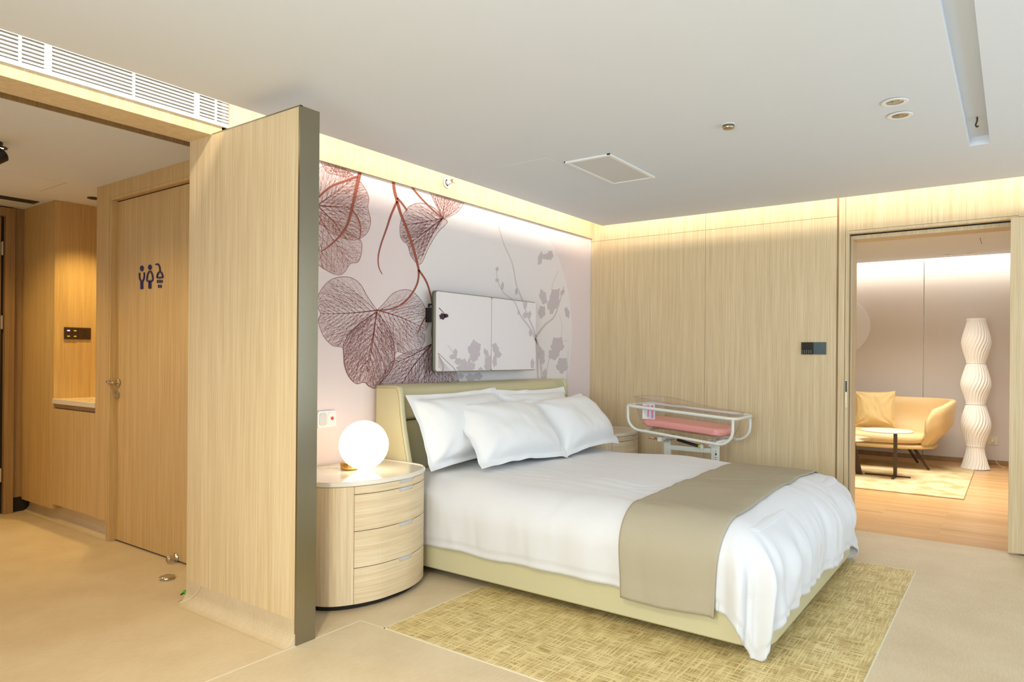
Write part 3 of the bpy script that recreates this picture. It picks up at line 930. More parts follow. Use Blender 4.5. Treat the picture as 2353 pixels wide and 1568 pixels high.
TOPL = [(20, 20), (45, 80), (75, 140), (100, 162), (150, 172), (210, 187), (262, 165), (300, 120), (200, 60), (100, 20)]
leaf(TOPL, (140, 155), [(60, 60), (200, 80), (240, 165)], 'print_red', 'net_red', .0011, 9, 4, 6)
MID = [(830, 455), (800, 408), (750, 372), (685, 355), (622, 374), (580, 428), (558, 500), (565, 582), (607, 628), (630, 700), (688, 748), (742, 640), (800, 545), (862, 478)]
leaf(MID, (830, 455), [(608, 622), (565, 500), (700, 700)], 'print_maroon', 'net_red', .0014, 11, 6, 9, avoid=in_moon)
MID2 = [(745, 270), (770, 330), (800, 390), (830, 455), (880, 440), (935, 405), (968, 345), (960, 290), (850, 250)]
leaf(MID2, (830, 455), [(850, 300), (780, 320), (940, 380)], 'print_red', 'net_red', .0014, 12, 5, 7)
LOW = [(762, 1262), (690, 1290), (590, 1320), (500, 1380), (450, 1460), (430, 1545), (760, 1560), (930, 1545), (928, 1480), (895, 1400), (830, 1325)]
leaf(LOW, (765, 1262), [(455, 1410), (560, 1530), (778, 1540), (900, 1500)], 'print_maroon', 'net_maroon', .0012, 14, 6, 9)
BR = [([(512, 200), (520, 270), (535, 330), (560, 420), (600, 520), (640, 640), (668, 745), (677, 800), (668, 870), (632, 940), (570, 1005), (500, 1036), (412, 1046)], 19, 7),
      ([(537, 345), (500, 430), (470, 520), (435, 620), (417, 700), (420, 765), (442, 814)], 14, 4),
      ([(538, 322), (572, 360), (603, 405)], 13, 9),
      ([(676, 785), (720, 850), (746, 920), (762, 1000), (766, 1100), (760, 1200), (772, 1290), (778, 1380), (780, 1460)], 12, 5),
      ([(762, 1030), (720, 1090), (692, 1140), (671, 1192)], 9, 6),
      ([(305, 120), (292, 190), (270, 290), (245, 400), (215, 500), (160, 578), (90, 640), (45, 670)], 26, 4),
      ([(283, 185), (200, 215), (120, 245), (60, 290), (10, 350)], 15, 9),
      ([(250, 402), (285, 450), (304, 520), (296, 588)], 8, 4),
      ([(622, 238), (680, 310), (750, 382), (828, 452)], 11, 8)]
flat('branch_print', [ribbon2(sp2(p, 8), a, b_) for p, a, b_ in BR], 'print_red', .0024)


def blob(cx, cy, rx, ry, rot=0, seed=0, lobes=5):
    rnd = random.Random(seed * 13 + int(cx))
    ph = rnd.uniform(0, 6); n = 40
    pts = [(cx, cy)]
    for k in range(n):
        a = 2 * PI * k / n
        r = 1 + .12 * math.sin(lobes * a + ph) + .07 * math.sin((lobes * 2 + 1) * a + 2 * ph)
        x, y = rx * r * math.cos(a), ry * r * math.sin(a)
        pts.append((cx + x * math.cos(rot) - y * math.sin(rot), cy + x * math.sin(rot) + y * math.cos(rot)))
    return np.array(pts, float), [(0, 1 + k, 1 + (k + 1) % n) for k in range(n)]


sil = [([(1190, 500), (1222, 610), (1278, 740), (1306, 880), (1340, 970), (1382, 1090), (1425, 1200), (1455, 1320), (1472, 1500)], 5, 14),
       ([(1178, 770), (1185, 850), (1222, 930), (1292, 990), (1332, 1080), (1392, 1160), (1432, 1250), (1445, 1480)], 4, 12),
       ([(1432, 1215), (1490, 1140), (1550, 1085), (1590, 970), (1612, 890)], 16, 5),
       ([(1575, 790), (1545, 860), (1530, 920)], 3, 3), ([(1640, 1240), (1612, 1243)], 2, 3), ([(1580, 1070), (1600, 1140), (1590, 1240)], 2, 3),
       ([(1500, 1440), (1520, 1360), (1560, 1310)], 5, 4), ([(1640, 1300), (1635, 1400), (1630, 1500)], 2, 4)]
flat('blossom_branch_print', [ribbon2(sp2(p, 6), a, b_) for p, a, b_ in sil], 'silhouette_warm', .0007)
bl = [(1546, 985, 34, 82, .25), (1478, 960, 22, 48, -.25), (1470, 1056, 22, 40, .1), (1500, 700, 26, 20, 0), (1460, 712, 15, 42, .2), (1524, 690, 18, 30, 0), (1632, 1060, 14, 36, -.2),
      (1570, 1270, 40, 52, .1), (1545, 1330, 34, 34, 0), (1600, 1400, 36, 50, .1), (1466, 1340, 22, 56, -.1), (1410, 1390, 12, 32, 0), (1182, 780, 10, 14, 0), (1182, 852, 12, 12, 0), (1216, 890, 9, 26, .1),
      (1306, 925, 9, 22, 0), (1362, 1010, 12, 26, .2), (1360, 1078, 14, 18, 0), (1402, 1130, 12, 16, 0), (1060, 1470, 26, 22, 0), (1010, 1478, 30, 24, 0), (945, 1470, 24, 18, 0), (1602, 930, 12, 20, .5), (1490, 1455, 14, 30, 0)]
for i_, q in enumerate(bl):
    flat('blossom_print', [blob(*q)], 'silhouette', .0009 + .00003 * i_)

# ------------------------------------------------------------------ wall panel unit with two printed doors
YT = 3.19
tx0, tx1, tz0, tz1 = 3.452, 4.655, 1.19, 1.745
wu = thing('wall_panel_unit', 'shallow wall unit with two flower-printed doors above the bed headboard', 'wall unit', (tx0, YT, tz0))
tw, th = tx1 - tx0, tz1 - tz0
tm = on(1, 1129, 760, YT)[0] - tx0


def xz_prism(pts, y0, y1):
    v, f = prism(pts, y0, y1)
    return [(a, c, b_) for a, b_, c in v], f


obj('case', xz_prism(rrect(0, tw, 0, th, .022), .004, .036), 'steel_case' if 'steel_case' in MATS else plain('steel_case', (150, 146, 124), .45, metal=.3).name, wu, smooth='auto')
d_a = obj('door', xz_prism(rrect(.006, tm - .004, .006, th - .006, .016), -.002, .006), 'moon_paper', wu)
d_b = obj('door', xz_prism(rrect(tm + .004, tw - .006, .006, th - .006, .016), -.002, .006), 'moon_paper', wu)
obj('mount_arm', join(box(.02, .04, .036, YM - .006 - YT, .34, .44), box(-.012, .03, .045, .06, .455, .465), box(-.014, -.008, .045, .06, .44, .465)), 'black_plastic', wu)
obj('standoff', box(.2, .3, .036, YM - .006 - YT, .1, .45), 'black_plastic', wu)
obj('standoff', box(tw - .3, tw - .2, .036, YM - .006 - YT, .1, .45), 'black_plastic', wu)


def flatd(name, parts, mat, off, par):
    V, F = [], []
    for v, f in parts:
        n = len(V)
        for a, b_ in v:
            p = mpt(a, b_, 0, YT)
            lx = p[0] - tx0; lz = p[2] - tz0
            if par is d_a: lx = min(max(lx, .008), tm - .006)
            else: lx = min(max(lx, tm + .006), tw - .008)
            lz = min(max(lz, .008), th - .008)
            V.append((lx, -.002 - off, lz))
        F += [tuple(i + n for i in q) for q in f]
    return obj(name, (V, F), mat, par)


for i_, q in enumerate([(1035, 1300, 40, 58, .1), (1030, 1350, 26, 28, 0), (912, 1320, 13, 26, 0), (895, 1345, 22, 16, 0), (930, 1375, 22, 22, 0), (965, 1385, 22, 26, 0), (955, 1420, 34, 24, 0), (1010, 1405, 30, 26, 0), (990, 1430, 34, 16, 0),
                                    (1000, 1380, 10, 22, 0), (1110, 1320, 14, 28, -.4), (1125, 1390, 26, 50, 0), (1075, 1430, 14, 18, 0)]):
    flatd('blossom_print', [blob(*q)], 'silhouette', .0006 + .00003 * i_, d_a)
flatd('blossom_branch_print', [ribbon2(sp2([(862, 1270), (885, 1300), (912, 1340), (930, 1380)], 5), 3, 5)], 'silhouette', .0012, d_a)
for i_, q in enumerate([(1170, 1290, 20, 34, -.3), (1185, 1330, 24, 22, 0), (1165, 1375, 14, 34, 0), (1362, 1010, 12, 26, .2), (1360, 1078, 14, 20, 0), (1388, 1075, 12, 24, .2), (1320, 1060, 8, 14, 0), (1395, 1190, 10, 24, 0), (1408, 1390, 12, 32, 0)]):
    flatd('blossom_print', [blob(*q)], 'silhouette', .0006 + .00003 * i_, d_b)
flatd('blossom_branch_print', [ribbon2(sp2(p, 5), a, b_) for p, a, b_ in [([(1225, 965), (1290, 990), (1332, 1080), (1392, 1160), (1425, 1230), (1445, 1300)], 4, 12), ([(1338, 965), (1355, 1020), (1382, 1090), (1425, 1200), (1436, 1330), (1440, 1430)], 5, 12)]], 'silhouette', .0012, d_b)
flatd('dark_flower_print', [blob(829, 1085, 20, 20, .3, 2, 6), blob(853, 1080, 14, 12, .4, 3, 6), ribbon2(sp2([(806, 1030), (822, 1046), (842, 1068)], 4), 5, 3)], 'print_plum', .0014, d_a)
rl = random.Random(4)
lv = [ribbon2(sp2([(800, 1320), (850, 1368), (895, 1410), (918, 1440)], 5), 2.4, 2.4)]
for k in range(7):
    lv.append(ribbon2(sp2([(802, 1325 + k * 14), (825 + k * 2, 1370 + k * 11), (880 - k * 13, 1436)], 5), 2.2, 1.2))
flatd('leaf_print', lv, 'print_maroon', .0008, d_a)

# nurse call plate
c0, c1 = on(1, 731, 950, YMU), on(1, 769.5, 979, YMU)
cx0, cx1, cz0, cz1 = c0[0] - .012, c1[0], c1[2] - .003, c0[2] + .012
nc = thing('nurse_call_plate', 'white rounded call plate with a red button beside the metal-edged partition', 'call button', (cx0, YMU, cz0))
cw_, ch_ = cx1 - cx0, cz1 - cz0
obj('plate', xz_prism(rrect(0, cw_, 0, ch_, .016), -.012, 0), 'paper_white', nc, bevel=.002)
obj('speaker_pad', xz_prism(rrect(.012, cw_ * .47, .012, ch_ - .012, .014), -.0145, -.012), 'warm_grey_panel', nc, bevel=.001)
cb_ = obj('button_pad', xz_prism(rrect(cw_ * .53, cw_ - .012, .012, ch_ - .012, .014), -.0145, -.012), 'paper_white', nc, bevel=.001)
obj('red_button', lathe([(.0, -.019), (.009, -.019), (.0105, -.017), (.0105, -.014)], 24, (cw_ * .76, 0, ch_ * .52), 'y'), 'red_button', cb_)

# sidewall sprinkler on the wooden band
sp = thing('wall_sprinkler', 'chrome sprinkler head with white rosette on the wooden band above the mural', 'sprinkler', (3.66, YM - .022, 2.53))
obj('rosette', lathe([(.040, 0), (.038, -.008), (.026, -.010), (.024, 0)], 32, (0, 0, 0), 'y'), 'white_metal', sp, smooth='auto')
obj('body', join(lathe([(.016, 0), (.016, -.03), (.010, -.035), (.010, -.05), (0, -.05)], 20, (0, 0, 0), 'y')), 'white_metal', sp, smooth='auto')
obj('bulb', tube([(0, -.05, .0), (0, -.066, 0)], .004, 8), 'red_button', sp)
obj('deflector', join(box(-.018, .018, -.075, -.045, .012, .014), lathe([(.016, -.072), (.016, -.068)], 20, (0, 0, 0), 'y'), tube([(-.012, -.04, .008), (-.012, -.068, .004)], .003, 6), tube([(.012, -.04, .008), (.012, -.068, .004)], .003, 6)), 'chrome', sp)

# room control panel on the right wall
k0, k1 = on(0, 1842, 787, XR), on(0, 1899, 815, XR)
cpn = thing('room_control_panel', 'glossy black touch control panel on the oak wall left of the living room opening', 'control panel', (XR, k1[1], k1[2]))
kw, kh = k0[1] - k1[1], k0[2] - k1[2]
obj('thermostat', box(-.014, 0, kw * .5, kw, 0, kh), 'glossy_black', cpn, bevel=.002)
obj('switch_plate', box(-.012, 0, 0, kw * .5 - .001, 0, kh), 'screen_grey', cpn, bevel=.002)
obj('touch_icon', join(*[box(-.0146, -.0141, kw * (.96 - .09 * i) - .002, kw * (.96 - .09 * i) + .002, kh * z - .002, kh * z + .002) for i in range(5) for z in (.12, .22, .32)]), 'icon_grey', cpn)

# ------------------------------------------------------------------ bedside tables
NC = 2.595
prof_pts = [(0, -.205), (.11, -.199), (.22, -.165), (.30, -.120), (.345, -.075), (.372, -.02), (.382, .05), (.384, .12), (.384, .41)]
# local frame: x across, y depth (0 at world Y 2.88), back at .42


def ns_outline(s=1.0, dy=0.0, n=5):
    half = [(p.x, p.y) for p in smooth_path([(a, b_, 0) for a, b_ in prof_pts], n)]
    full = [(-x, y) for x, y in reversed(half)] + half[1:]
    return [(x * s, (y + dy) if y < .40 else y) for x, y in full]


def front_y(x):
    half = [(p.x, p.y) for p in smooth_path([(a, b_, 0) for a, b_ in prof_pts], 12)]
    x = abs(x)
    for (a, ya), (b_, yb) in zip(half, half[1:]):
        if a <= x <= b_ and b_ > a: return ya + (yb - ya) * (x - a) / (b_ - a)
    return half[-1][1]


def curved_slab(xs, z0, z1, t_out, t_in, notch=None):
    """a drawer front that follows the bowed front; notch = (xa, xb, depth) cut from the top"""
    V, F = [], []
    n = len(xs)
    for x in xs:
        y = front_y(x)
        zt = z1
        if notch:
            xa, xb, dp = notch
            if xa <= x <= xb: zt = z1 - dp * min(1, (x - xa) / .008, (xb - x) / .008 if xb > x else 0)
        V += [(x, y - t_out, z0), (x, y - t_out, zt), (x, y + t_in, zt), (x, y + t_in, z0)]
    for i in range(n - 1):
        a, b_ = 4 * i, 4 * i + 4
        for k in range(4):
            F.append((a + k, b_ + k, b_ + (k + 1) % 4, a + (k + 1) % 4))
    F += [(0, 1, 2, 3), (4 * n - 4, 4 * n - 1, 4 * n - 2, 4 * n - 3)]
    return V, F


def make_nightstand(label, loc):
    t = thing('bedside_table', label, 'bedside table', loc, 0, None)
    body = ns_outline(1.0, .012)
    obj('body', prism([(x * .99, y) for x, y in body], .03, .632), 'oak_body', t, smooth='auto')
    obj('plinth', prism([(x * .95, y + .03 if y < .4 else y) for x, y in ns_outline()], 0, .03), 'dark_gap', t)
    # side skins wrap the body left and right of the drawers
    xl, xr = -.243, .335
    top = ns_outline(1.018, -.008)
    tp = obj('table_top', prism(top, .632, .652), 'stone_white', t, bevel=.006, seg=3)
    rim = [(x, y, .653) for x, y in ns_outline(1.006, -.001)]
    obj('raised_rim', tube(rim + [rim[0]], .0045, 8), 'stone_white', tp, smooth=True)
    zs = [(.592, .630), (.404, .588), (.217, .400), (.032, .213)]
    na, nb = .02 - .0, .155
    xs0 = list(np.linspace(xl + .003, na, 12)) + [na + .002, na + .008] + list(np.linspace(na + .02, nb - .02, 6)) + [nb - .008, nb - .002] + list(np.linspace(nb, xr - .003, 8))
    for (a, b_) in zs:
        d = obj('drawer', curved_slab(xs0, a, b_, .004, .012, (na, nb, .018 if b_ < .62 else .016)), 'oak_drawer', t)
        obj('finger_pull', curved_slab(list(np.linspace(na + .001, nb - .001, 6)), b_ - .020, b_ - .001, -.006, .011), 'warm_grey_panel', d)
    obj('side_skin', curved_slab(list(np.linspace(-.383, xl, 14)), .032, .630, .003, .010), 'oak_body', t, smooth=False)
    obj('side_skin', curved_slab(list(np.linspace(xr, .383, 6)), .032, .630, .003, .010), 'oak_body', t)
    obj('shadow_joint', curved_slab(list(np.linspace(xl - .001, xr + .001, 20)), .031, .631, -.008, .011), 'dark_gap', t)
    return t


make_nightstand('bowed oak bedside table with white top carrying the lit globe lamp', (NC, 2.88, 0))
make_nightstand('bowed oak bedside table half hidden behind the pillows, beside the bassinet', (5.352, 2.88, 0))

gl = thing('globe_lamp', 'glowing white glass globe lamp on the near bedside table', 'lamp', (2.634, 2.97, .6575))
GR = .1365
obj('globe_shade', lathe([(GR * math.sin(a), .002 + GR - GR * math.cos(a)) for a in np.linspace(0, PI, 28)], 48), 'globe_glow', gl, smooth=True)
obj('base', xf(lathe([(.050, 0), (.053, .006), (.053, .036), (.048, .040)], 32), Matrix.Translation((-.030, .082, 0))), 'brass', gl, smooth='auto')
obj('power_cord', tube(smooth_path([(-.08, .12, .006), (-.12, .17, .006), (-.17, .20, .006), (-.2, .26, .004), (-.2, .31, .002)], 6), .003, 6), 'weld', gl)

# ------------------------------------------------------------------ bed
BX0, BX1, BY0 = 2.985, 4.90, .84
bed = thing('bed', 'cream leather upholstered double bed with winged headboard below the mural', 'bed', (3.94, 2.0, 0))
L0 = Vector((-3.94, -2.0, 0))


def loc(g): return move(g, L0)


fr = rrect(BX0 + .003, BX1, BY0, 3.10, .13, 8)
obj('frame', loc(prism(fr, .05, .36)), 'leather', bed, smooth='auto', bevel=.012, seg=3)
obj('plinth', loc(prism(rrect(BX0 + .16, BX1 - .16, BY0 + .2, 3.05, .05), .0, .05)), 'dark_gap', bed)
obj('mattress', loc(prism(rrect(BX0 + .07, BX1 - .07, BY0 + .07, 3.08, .08), .36, .545)), 'linen_white', bed, bevel=.04, seg=4)
HX0, HX1 = 3.0, 4.958
hbp = obj('headboard', loc(box(HX0 + .03, HX1 - .03, 3.17, 3.28, .05, 1.10)), 'leather', bed, bevel=.02, seg=4)
# upper padded roll: thick bowed cushion over a flatter lower pad
prof = [(3.27, .895), (3.13, .895), (3.105, .91), (3.10, .95), (3.115, 1.02), (3.15, 1.08), (3.20, 1.112), (3.27, 1.115)]
V = [(x, y, z) for x in (HX0 + .035, HX1 - .035) for y, z in prof]; n = len(prof)
obj('upper_cushion', loc((V, [(i, (i + 1) % n, n + (i + 1) % n, n + i) for i in range(n)] + [tuple(range(n)), tuple(range(2 * n - 1, n - 1, -1))])), 'leather', hbp, bevel=.012, seg=3, smooth='auto')
obj('lower_cushion', loc(box(HX0 + .035, HX1 - .035, 3.125, 3.25, .40, .888)), 'leather', hbp, bevel=.015, seg=3)
wing_prof = [(3.283, .05), (2.955, .05), (2.962, .55), (3.005, .72), (3.035, .85), (3.052, .95), (3.06, 1.05), (3.075, 1.10), (3.10, 1.117), (3.283, 1.112)]
for (xa, xb) in ((HX0, HX0 + .045), (HX1 - .045, HX1)):
    n = len(wing_prof)
    V = [(x, y, z) for x in (xa, xb) for y, z in wing_prof]
    wg = obj('wing', loc((V, [(i, (i + 1) % n, n + (i + 1) % n, n + i) for i in range(n)] + [tuple(range(n)), tuple(range(2 * n - 1, n - 1, -1))])), 'leather', hbp, bevel=.016, seg=4, smooth='auto')
    st = [(3.27, 1.095), (3.10, 1.098), (3.085, 1.085), (3.072, 1.04), (3.062, .95), (3.045, .85), (3.015, .72), (2.975, .56)]
    obj('seam', loc(tube([(xa if xa == HX0 else xb, y, z) for y, z in st], .0018, 6)), 'leather_seam' if 'leather_seam' in MATS else plain('leather_seam', (176, 150, 100), .6).name, wg)

# --- bedding cloth
def hsh(i, j, s):
    x = math.sin(i * 127.1 + j * 311.7 + s * 74.7) * 43758.5453
    return x - math.floor(x)


def vnoise(x, y, s=0):
    i, j = math.floor(x), math.floor(y); fx, fy = x - i, y - j
    fx = fx * fx * (3 - 2 * fx); fy = fy * fy * (3 - 2 * fy)
    a = hsh(i, j, s) * (1 - fx) + hsh(i + 1, j, s) * fx
    b_ = hsh(i, j + 1, s) * (1 - fx) + hsh(i + 1, j + 1, s) * fx
    return (a * (1 - fy) + b_ * fy) * 2 - 1


def sstep(a, b_, x):
    t_ = max(0, min(1, (x - a) / (b_ - a))); return t_ * t_ * (3 - 2 * t_)


CX = .5 * (BX0 + BX1)
AW = .79           # half width of the flat top
AF = 1.085         # y where the foot starts to roll over
ZT = .588
SIDE, FOOT = .50, .58


def rollover(r, R):
    if r < R * PI / 2: return R * math.sin(r / R), R * (1 - math.cos(r / R))
    return R, R + (r - R * PI / 2)


def cloth(s, t_, off=0.0, calm=1.0):
    """s across (0 at bed centre), t_ past the foot line (negative on the bed)"""
    sg = 1 if s >= 0 else -1
    p = max(abs(s) - AW, 0.0); q = max(t_, 0.0)
    x = CX + sg * min(abs(s), AW); y = AF - min(t_, 0)
    r = math.hypot(p, q)
    puff = .012 * vnoise(s * 2.2, t_ * 2.2, 1) + .007 * vnoise(s * 5, t_ * 5, 2) + .0035 * vnoise(s * 14 + 4 * vnoise(s * 3, t_ * 3, 6), t_ * 6, 3)
    z = ZT + puff * calm + off - .012 * sstep(.3, .8, abs(s))
    if r > 1e-6:
        ca, sa = p / r, q / r
        R = .20 * ca * ca + .26 * sa * sa
        o, dn = rollover(r, R + off)
        if sa > .02 and ca > .02:
            dn *= 1.0 - .04 * (4 * ca * ca * sa * sa)
        # folds hang along the sides, gather at the corner
        along = s * sa * sa + t_ * ca * ca
        lowr = sstep(.10, .45, r)
        f1 = .010 * math.sin(along * 17 + 3 * vnoise(along * 3, 0, 5)) + .014 * vnoise(along * 9, r * 3, 7) + .006 * vnoise(along * 24, r * 7, 8)
        corner = 4 * ca * ca * sa * sa
        ang = math.atan2(q, p)
        f2 = corner * (.030 + .034 * math.sin(ang * 13 + 1.0)) * lowr
        foot = sa * sa
        f3 = foot * (.006 * math.sin(s * 9 + 3.5 * vnoise(s * 3, 1, 9)) + .012 * vnoise(s * 7, r * 2, 21) + .007 * vnoise(s * 19 + r * 5, r * 2, 23)) * lowr
        fl = (f1 * lowr * (.55 + .9 * foot)) * calm + f2 + f3 * calm
        edge = (SIDE if ca > sa else FOOT)
        o += fl + .02 * lowr * foot
        # gentle outward swell so the quilt looks filled
        o += .014 * math.sin(min(r / .45, 1) * PI)
        x += sg * ca * o; y -= sa * o
        z = ZT + puff * calm * (1 - lowr) + off - .012 * sstep(.3, .8, abs(s)) - dn - .010 * lowr * vnoise(along * 4, 3, 11)
    hk_ = sstep(2.66, 2.80, y)
    x = x * (1 - hk_) + min(max(x, 2.970), 4.945) * hk_
    z = max(z, .006 + .004 * abs(vnoise(s * 9, t_ * 9, 4)))
    return (x, y, z)


nu, nv = 200, 190
ss = np.linspace(-(AW + SIDE), AW + SIDE, nu)
tl = np.linspace(-(3.06 - AF), FOOT, nv)


def duvet_pt(i, j):
    s, t_ = float(ss[i]), float(tl[j])
    x, y, z = cloth(s, t_)
    # flange: last 5 cm is a thinner hem
    ed = min(AW + SIDE - abs(s), FOOT - t_ if t_ > 0 else 9)
    if ed < .05:
        k = .006
        x -= (1 if s > 0 else -1) * k if abs(s) > AW + .1 else 0
        y += k if t_ > .1 else 0
    return (x - CX, y - 1.9, z)


obj('quilt', grid(nu, nv, duvet_pt), 'linen_white', None, smooth=True, solid=.012,
    label='puffy white quilt draped over the bed with hem hanging to the leather frame', cat='quilt').location = (CX, 1.9, 0)

rs = np.linspace(-(AW + SIDE + .055), AW + SIDE + .02, 170)


def runner_pt(i, j):
    s = float(rs[i]); v = j / 39
    ya = 1.525 + .05 * (s + 1) / 2; yb = 1.03 + .01 * (s + 1)
    y = ya + (yb - ya) * v
    t_ = -(y - AF)
    x, y2, z = cloth(s, t_, .012, .8)
    return (x - CX, y2 - 1.3, z)


obj('bed_runner', grid(170, 40, runner_pt), 'runner_fabric', None, smooth=True, solid=.006,
    label='beige linen bed runner laid across the foot of the white quilt', cat='bed runner').location = (CX, 1.3, 0)


def pillow_geo(w, h, T, seed, flange=.045):
    nu_, nv_ = 56, 44
    V, F = [], []
    for side in (1, -1):
        for j in range(nv_):
            for i in range(nu_):
                u = -1 + 2 * i / (nu_ - 1); v = -1 + 2 * j / (nv_ - 1)
                fu, fv = 1 - 2 * flange / w, 1 - 2 * flange / h
                cu, cv = min(abs(u) / fu, 1), min(abs(v) / fv, 1)
                th_ = T * ((1 - cu ** 3.2) * (1 - cv ** 3.0)) ** .55
                pinch = 1 - .055 * (1 - abs(v) ** 2) * (abs(u) ** 3) * 1.0
                pinv = 1 - .075 * (1 - abs(u) ** 2) * (abs(v) ** 3)
                x = u * w / 2 * pinch; y = v * h / 2 * pinv
                inn = (1 - cu ** 4) * (1 - cv ** 4)
                # creases fanning from the corners
                dc = math.hypot(1 - abs(u), 1 - abs(v)); ac = math.atan2(1 - abs(v), 1 - abs(u))
                cre = .011 * math.sin(ac * 11 + seed + (1 if u > 0 else 2) + 2 * vnoise(u * 2, v * 2, seed)) * math.exp(-dc * 1.5) * min(1, inn * 4) + .004 * vnoise(u * 8 + 2 * v, v * 3, seed + 5) * inn
                wav = .010 * vnoise(u * 2 + seed, v * 2, seed) * inn
                fw = (.010 * vnoise(u * 5 + seed, v * 5, seed + 3)) * (1 if inn <= 0.001 else max(0, 1 - inn * 8))
                z = side * (th_ / 2 + .0015) + (cre + wav) * (1 if side > 0 else -1) + fw
                V.append((x, y, z))
    n0 = nu_ * nv_
    for k in range(2):
        for j in range(nv_ - 1):
            for i in range(nu_ - 1):
                a = k * n0 + j * nu_ + i
                F.append((a, a + 1, a + nu_ + 1, a + nu_))
    ring = [i for i in range(nu_)] + [j * nu_ + nu_ - 1 for j in range(1, nv_)] + [(nv_ - 1) * nu_ + i for i in range(nu_ - 2, -1, -1)] + [j * nu_ for j in range(nv_ - 2, 0, -1)]
    for a, b_ in zip(ring, ring[1:] + ring[:1]): F.append((a, b_, b_ + n0, a + n0))
    return V, F


def pillow(name, label, cx, ybot, zbot, w, h, T, lean, seed, rz=0.0, roll=0.0, bend=.06):
    V, F = pillow_geo(w, h, T, seed)
    # slump: lower part bulges, sheet bends backwards towards the top
    V = [(x, y, z + bend * ((y / h) ** 2) * -1.0 + .02 * (0.5 - y / h) * max(0, 1 - (2 * x / w) ** 2)) for x, y, z in V]
    M = Matrix.Translation((0, 0, 0)) @ Matrix.Rotation(rz, 4, 'Z') @ Matrix.Rotation(lean, 4, 'X') @ Matrix.Rotation(roll, 4, 'Z') @ Matrix.Translation((0, h / 2, 0))
    V = [tuple(M @ Vector(p)) for p in V]
    zm = min(p[2] for p in V)
    V = [(x, y, z) for x, y, z in V]
    o = obj(name, (V, F), 'pillow_white', None, smooth=True, sub=1, label=label, cat='pillow', group='white pillows against the headboard')
    o.location = (cx, ybot, zbot)
    return o


pillow('pillow', 'white pillow standing behind, on the side of the globe lamp', 3.51, 2.85, .612, .94, .50, .25, math.radians(67), 1, rz=.02, roll=.02, bend=.02)
pillow('pillow', 'white pillow standing behind, farthest from the globe lamp', 4.38, 2.87, .612, .94, .48, .23, math.radians(69), 5, roll=-.01, bend=.02)
pillow('pillow', 'plump white pillow leaning in front, nearest the globe lamp', 3.69, 2.57, .612, .88, .53, .27, math.radians(47), 9, rz=-.07, roll=-.03)
pillow('pillow', 'plump white pillow leaning in front, nearest the bassinet', 4.53, 2.55, .612, .88, .53, .26, math.radians(47), 13, rz=.02, roll=.02)

# ------------------------------------------------------------------ woven-look vinyl inlay, part of the floor under the bed
obj('woven_floor_inlay', box(2.294, 4.849, .484, 2.424, 0.0, .003), 'woven', None,
    label='flat yellow-beige woven-look vinyl floor inlay under the bed', cat='rug')
struct('trim_9', join(box(2.288, 2.294, .478, 2.43, 0, .0034), box(4.849, 4.855, .478, 2.43, 0, .0034), box(2.288, 4.855, .478, .484, 0, .0034), box(2.288, 4.855, 2.424, 2.43, 0, .0034)), 'weld')

# ------------------------------------------------------------------ hospital bassinet
ba = thing('hospital_bassinet', 'clear tub baby bassinet with pink mattress on a white steel trolley by the oak wall', 'bassinet', (5.32, 2.13, 0))
bl_ = lambda g: move(g, (-5.32, -2.13, 0))
tilt = lambda y: (y - 1.68) * .068      # tub head end is raised


def rail_z(y): return .842 + tilt(y)


RX0, RX1, RY0, RY1 = 5.11, 5.53, 1.69, 2.60
rp_ = [(x, y, rail_z(y)) for x, y in rrect(RX0, RX1, RY0, RY1, .06, 6)]
obj('top_rail', bl_(tube(rp_, .0125, 12, True)), 'bassinet_metal', ba, smooth=True)
for xx in (RX0 + .003, RX1 - .003):
    zb0, rb = .645, .11
    pth = [(xx, RY0 + .02, rail_z(RY0)), (xx, RY0 + .02, zb0 + rb + tilt(RY0))]
    pth += [(xx, RY0 + .02 + rb * (1 - math.cos(a)), zb0 + rb * (1 - math.sin(a)) + tilt(RY0)) for a in np.linspace(.15, PI / 2, 8)]
    pth += [(xx, RY1 - .02 - rb * (1 - math.sin(a)), zb0 + rb * (1 - math.cos(a)) + tilt(RY1)) for a in np.linspace(0, PI / 2 - .15, 8)]
    pth += [(xx, RY1 - .02, zb0 + rb + tilt(RY1)), (xx, RY1 - .02, rail_z(RY1))]
    obj('side_rail', bl_(tube(pth, .0115, 12)), 'bassinet_metal', ba, smooth=True)
obj('cross_rail', bl_(join(tube([(RX0, RY0 + .14, .648 + tilt(RY0 + .14)), (RX1, RY0 + .14, .648 + tilt(RY0 + .14))], .010, 10), tube([(RX0, RY1 - .14, .648 + tilt(RY1 - .14)), (RX1, RY1 - .14, .648 + tilt(RY1 - .14))], .010, 10))), 'bassinet_metal', ba, smooth=True)
# tub: rounded basket, rim higher at the head end
rim_o = rrect(0, 1, 0, 1, .30, 12)


def tub_pt(i, j):
    u, v = rim_o[i]; k = j / 10
    cx_, cy_ = 5.32, 2.15
    wx = .315 + .085 * k ** .6; wy = .70 + .16 * k ** .6
    if k < .12: s_ = .90 + .10 * (k / .12) ** .5; wx *= s_; wy *= s_
    y = cy_ + (v - .5) * wy; x = cx_ + (u - .5) * wx
    head = sstep(2.05, 2.40, y)
    ztop = .868 + tilt(y) + .046 * head
    zb_ = .680 + tilt(y)
    return (x - 5.32, y - 2.13, zb_ + (ztop - zb_) * k)


tubg = grid(len(rim_o), 11, tub_pt, True)
tubg[1].append(tuple(range(len(rim_o))))
tb = obj('tub', tubg, 'acrylic', ba, smooth=True)
rimp = [tub_pt(i, 10) for i in range(len(rim_o))]
obj('tub_rim', tube(rimp, .004, 8, True), 'acrylic', tb, smooth=True)
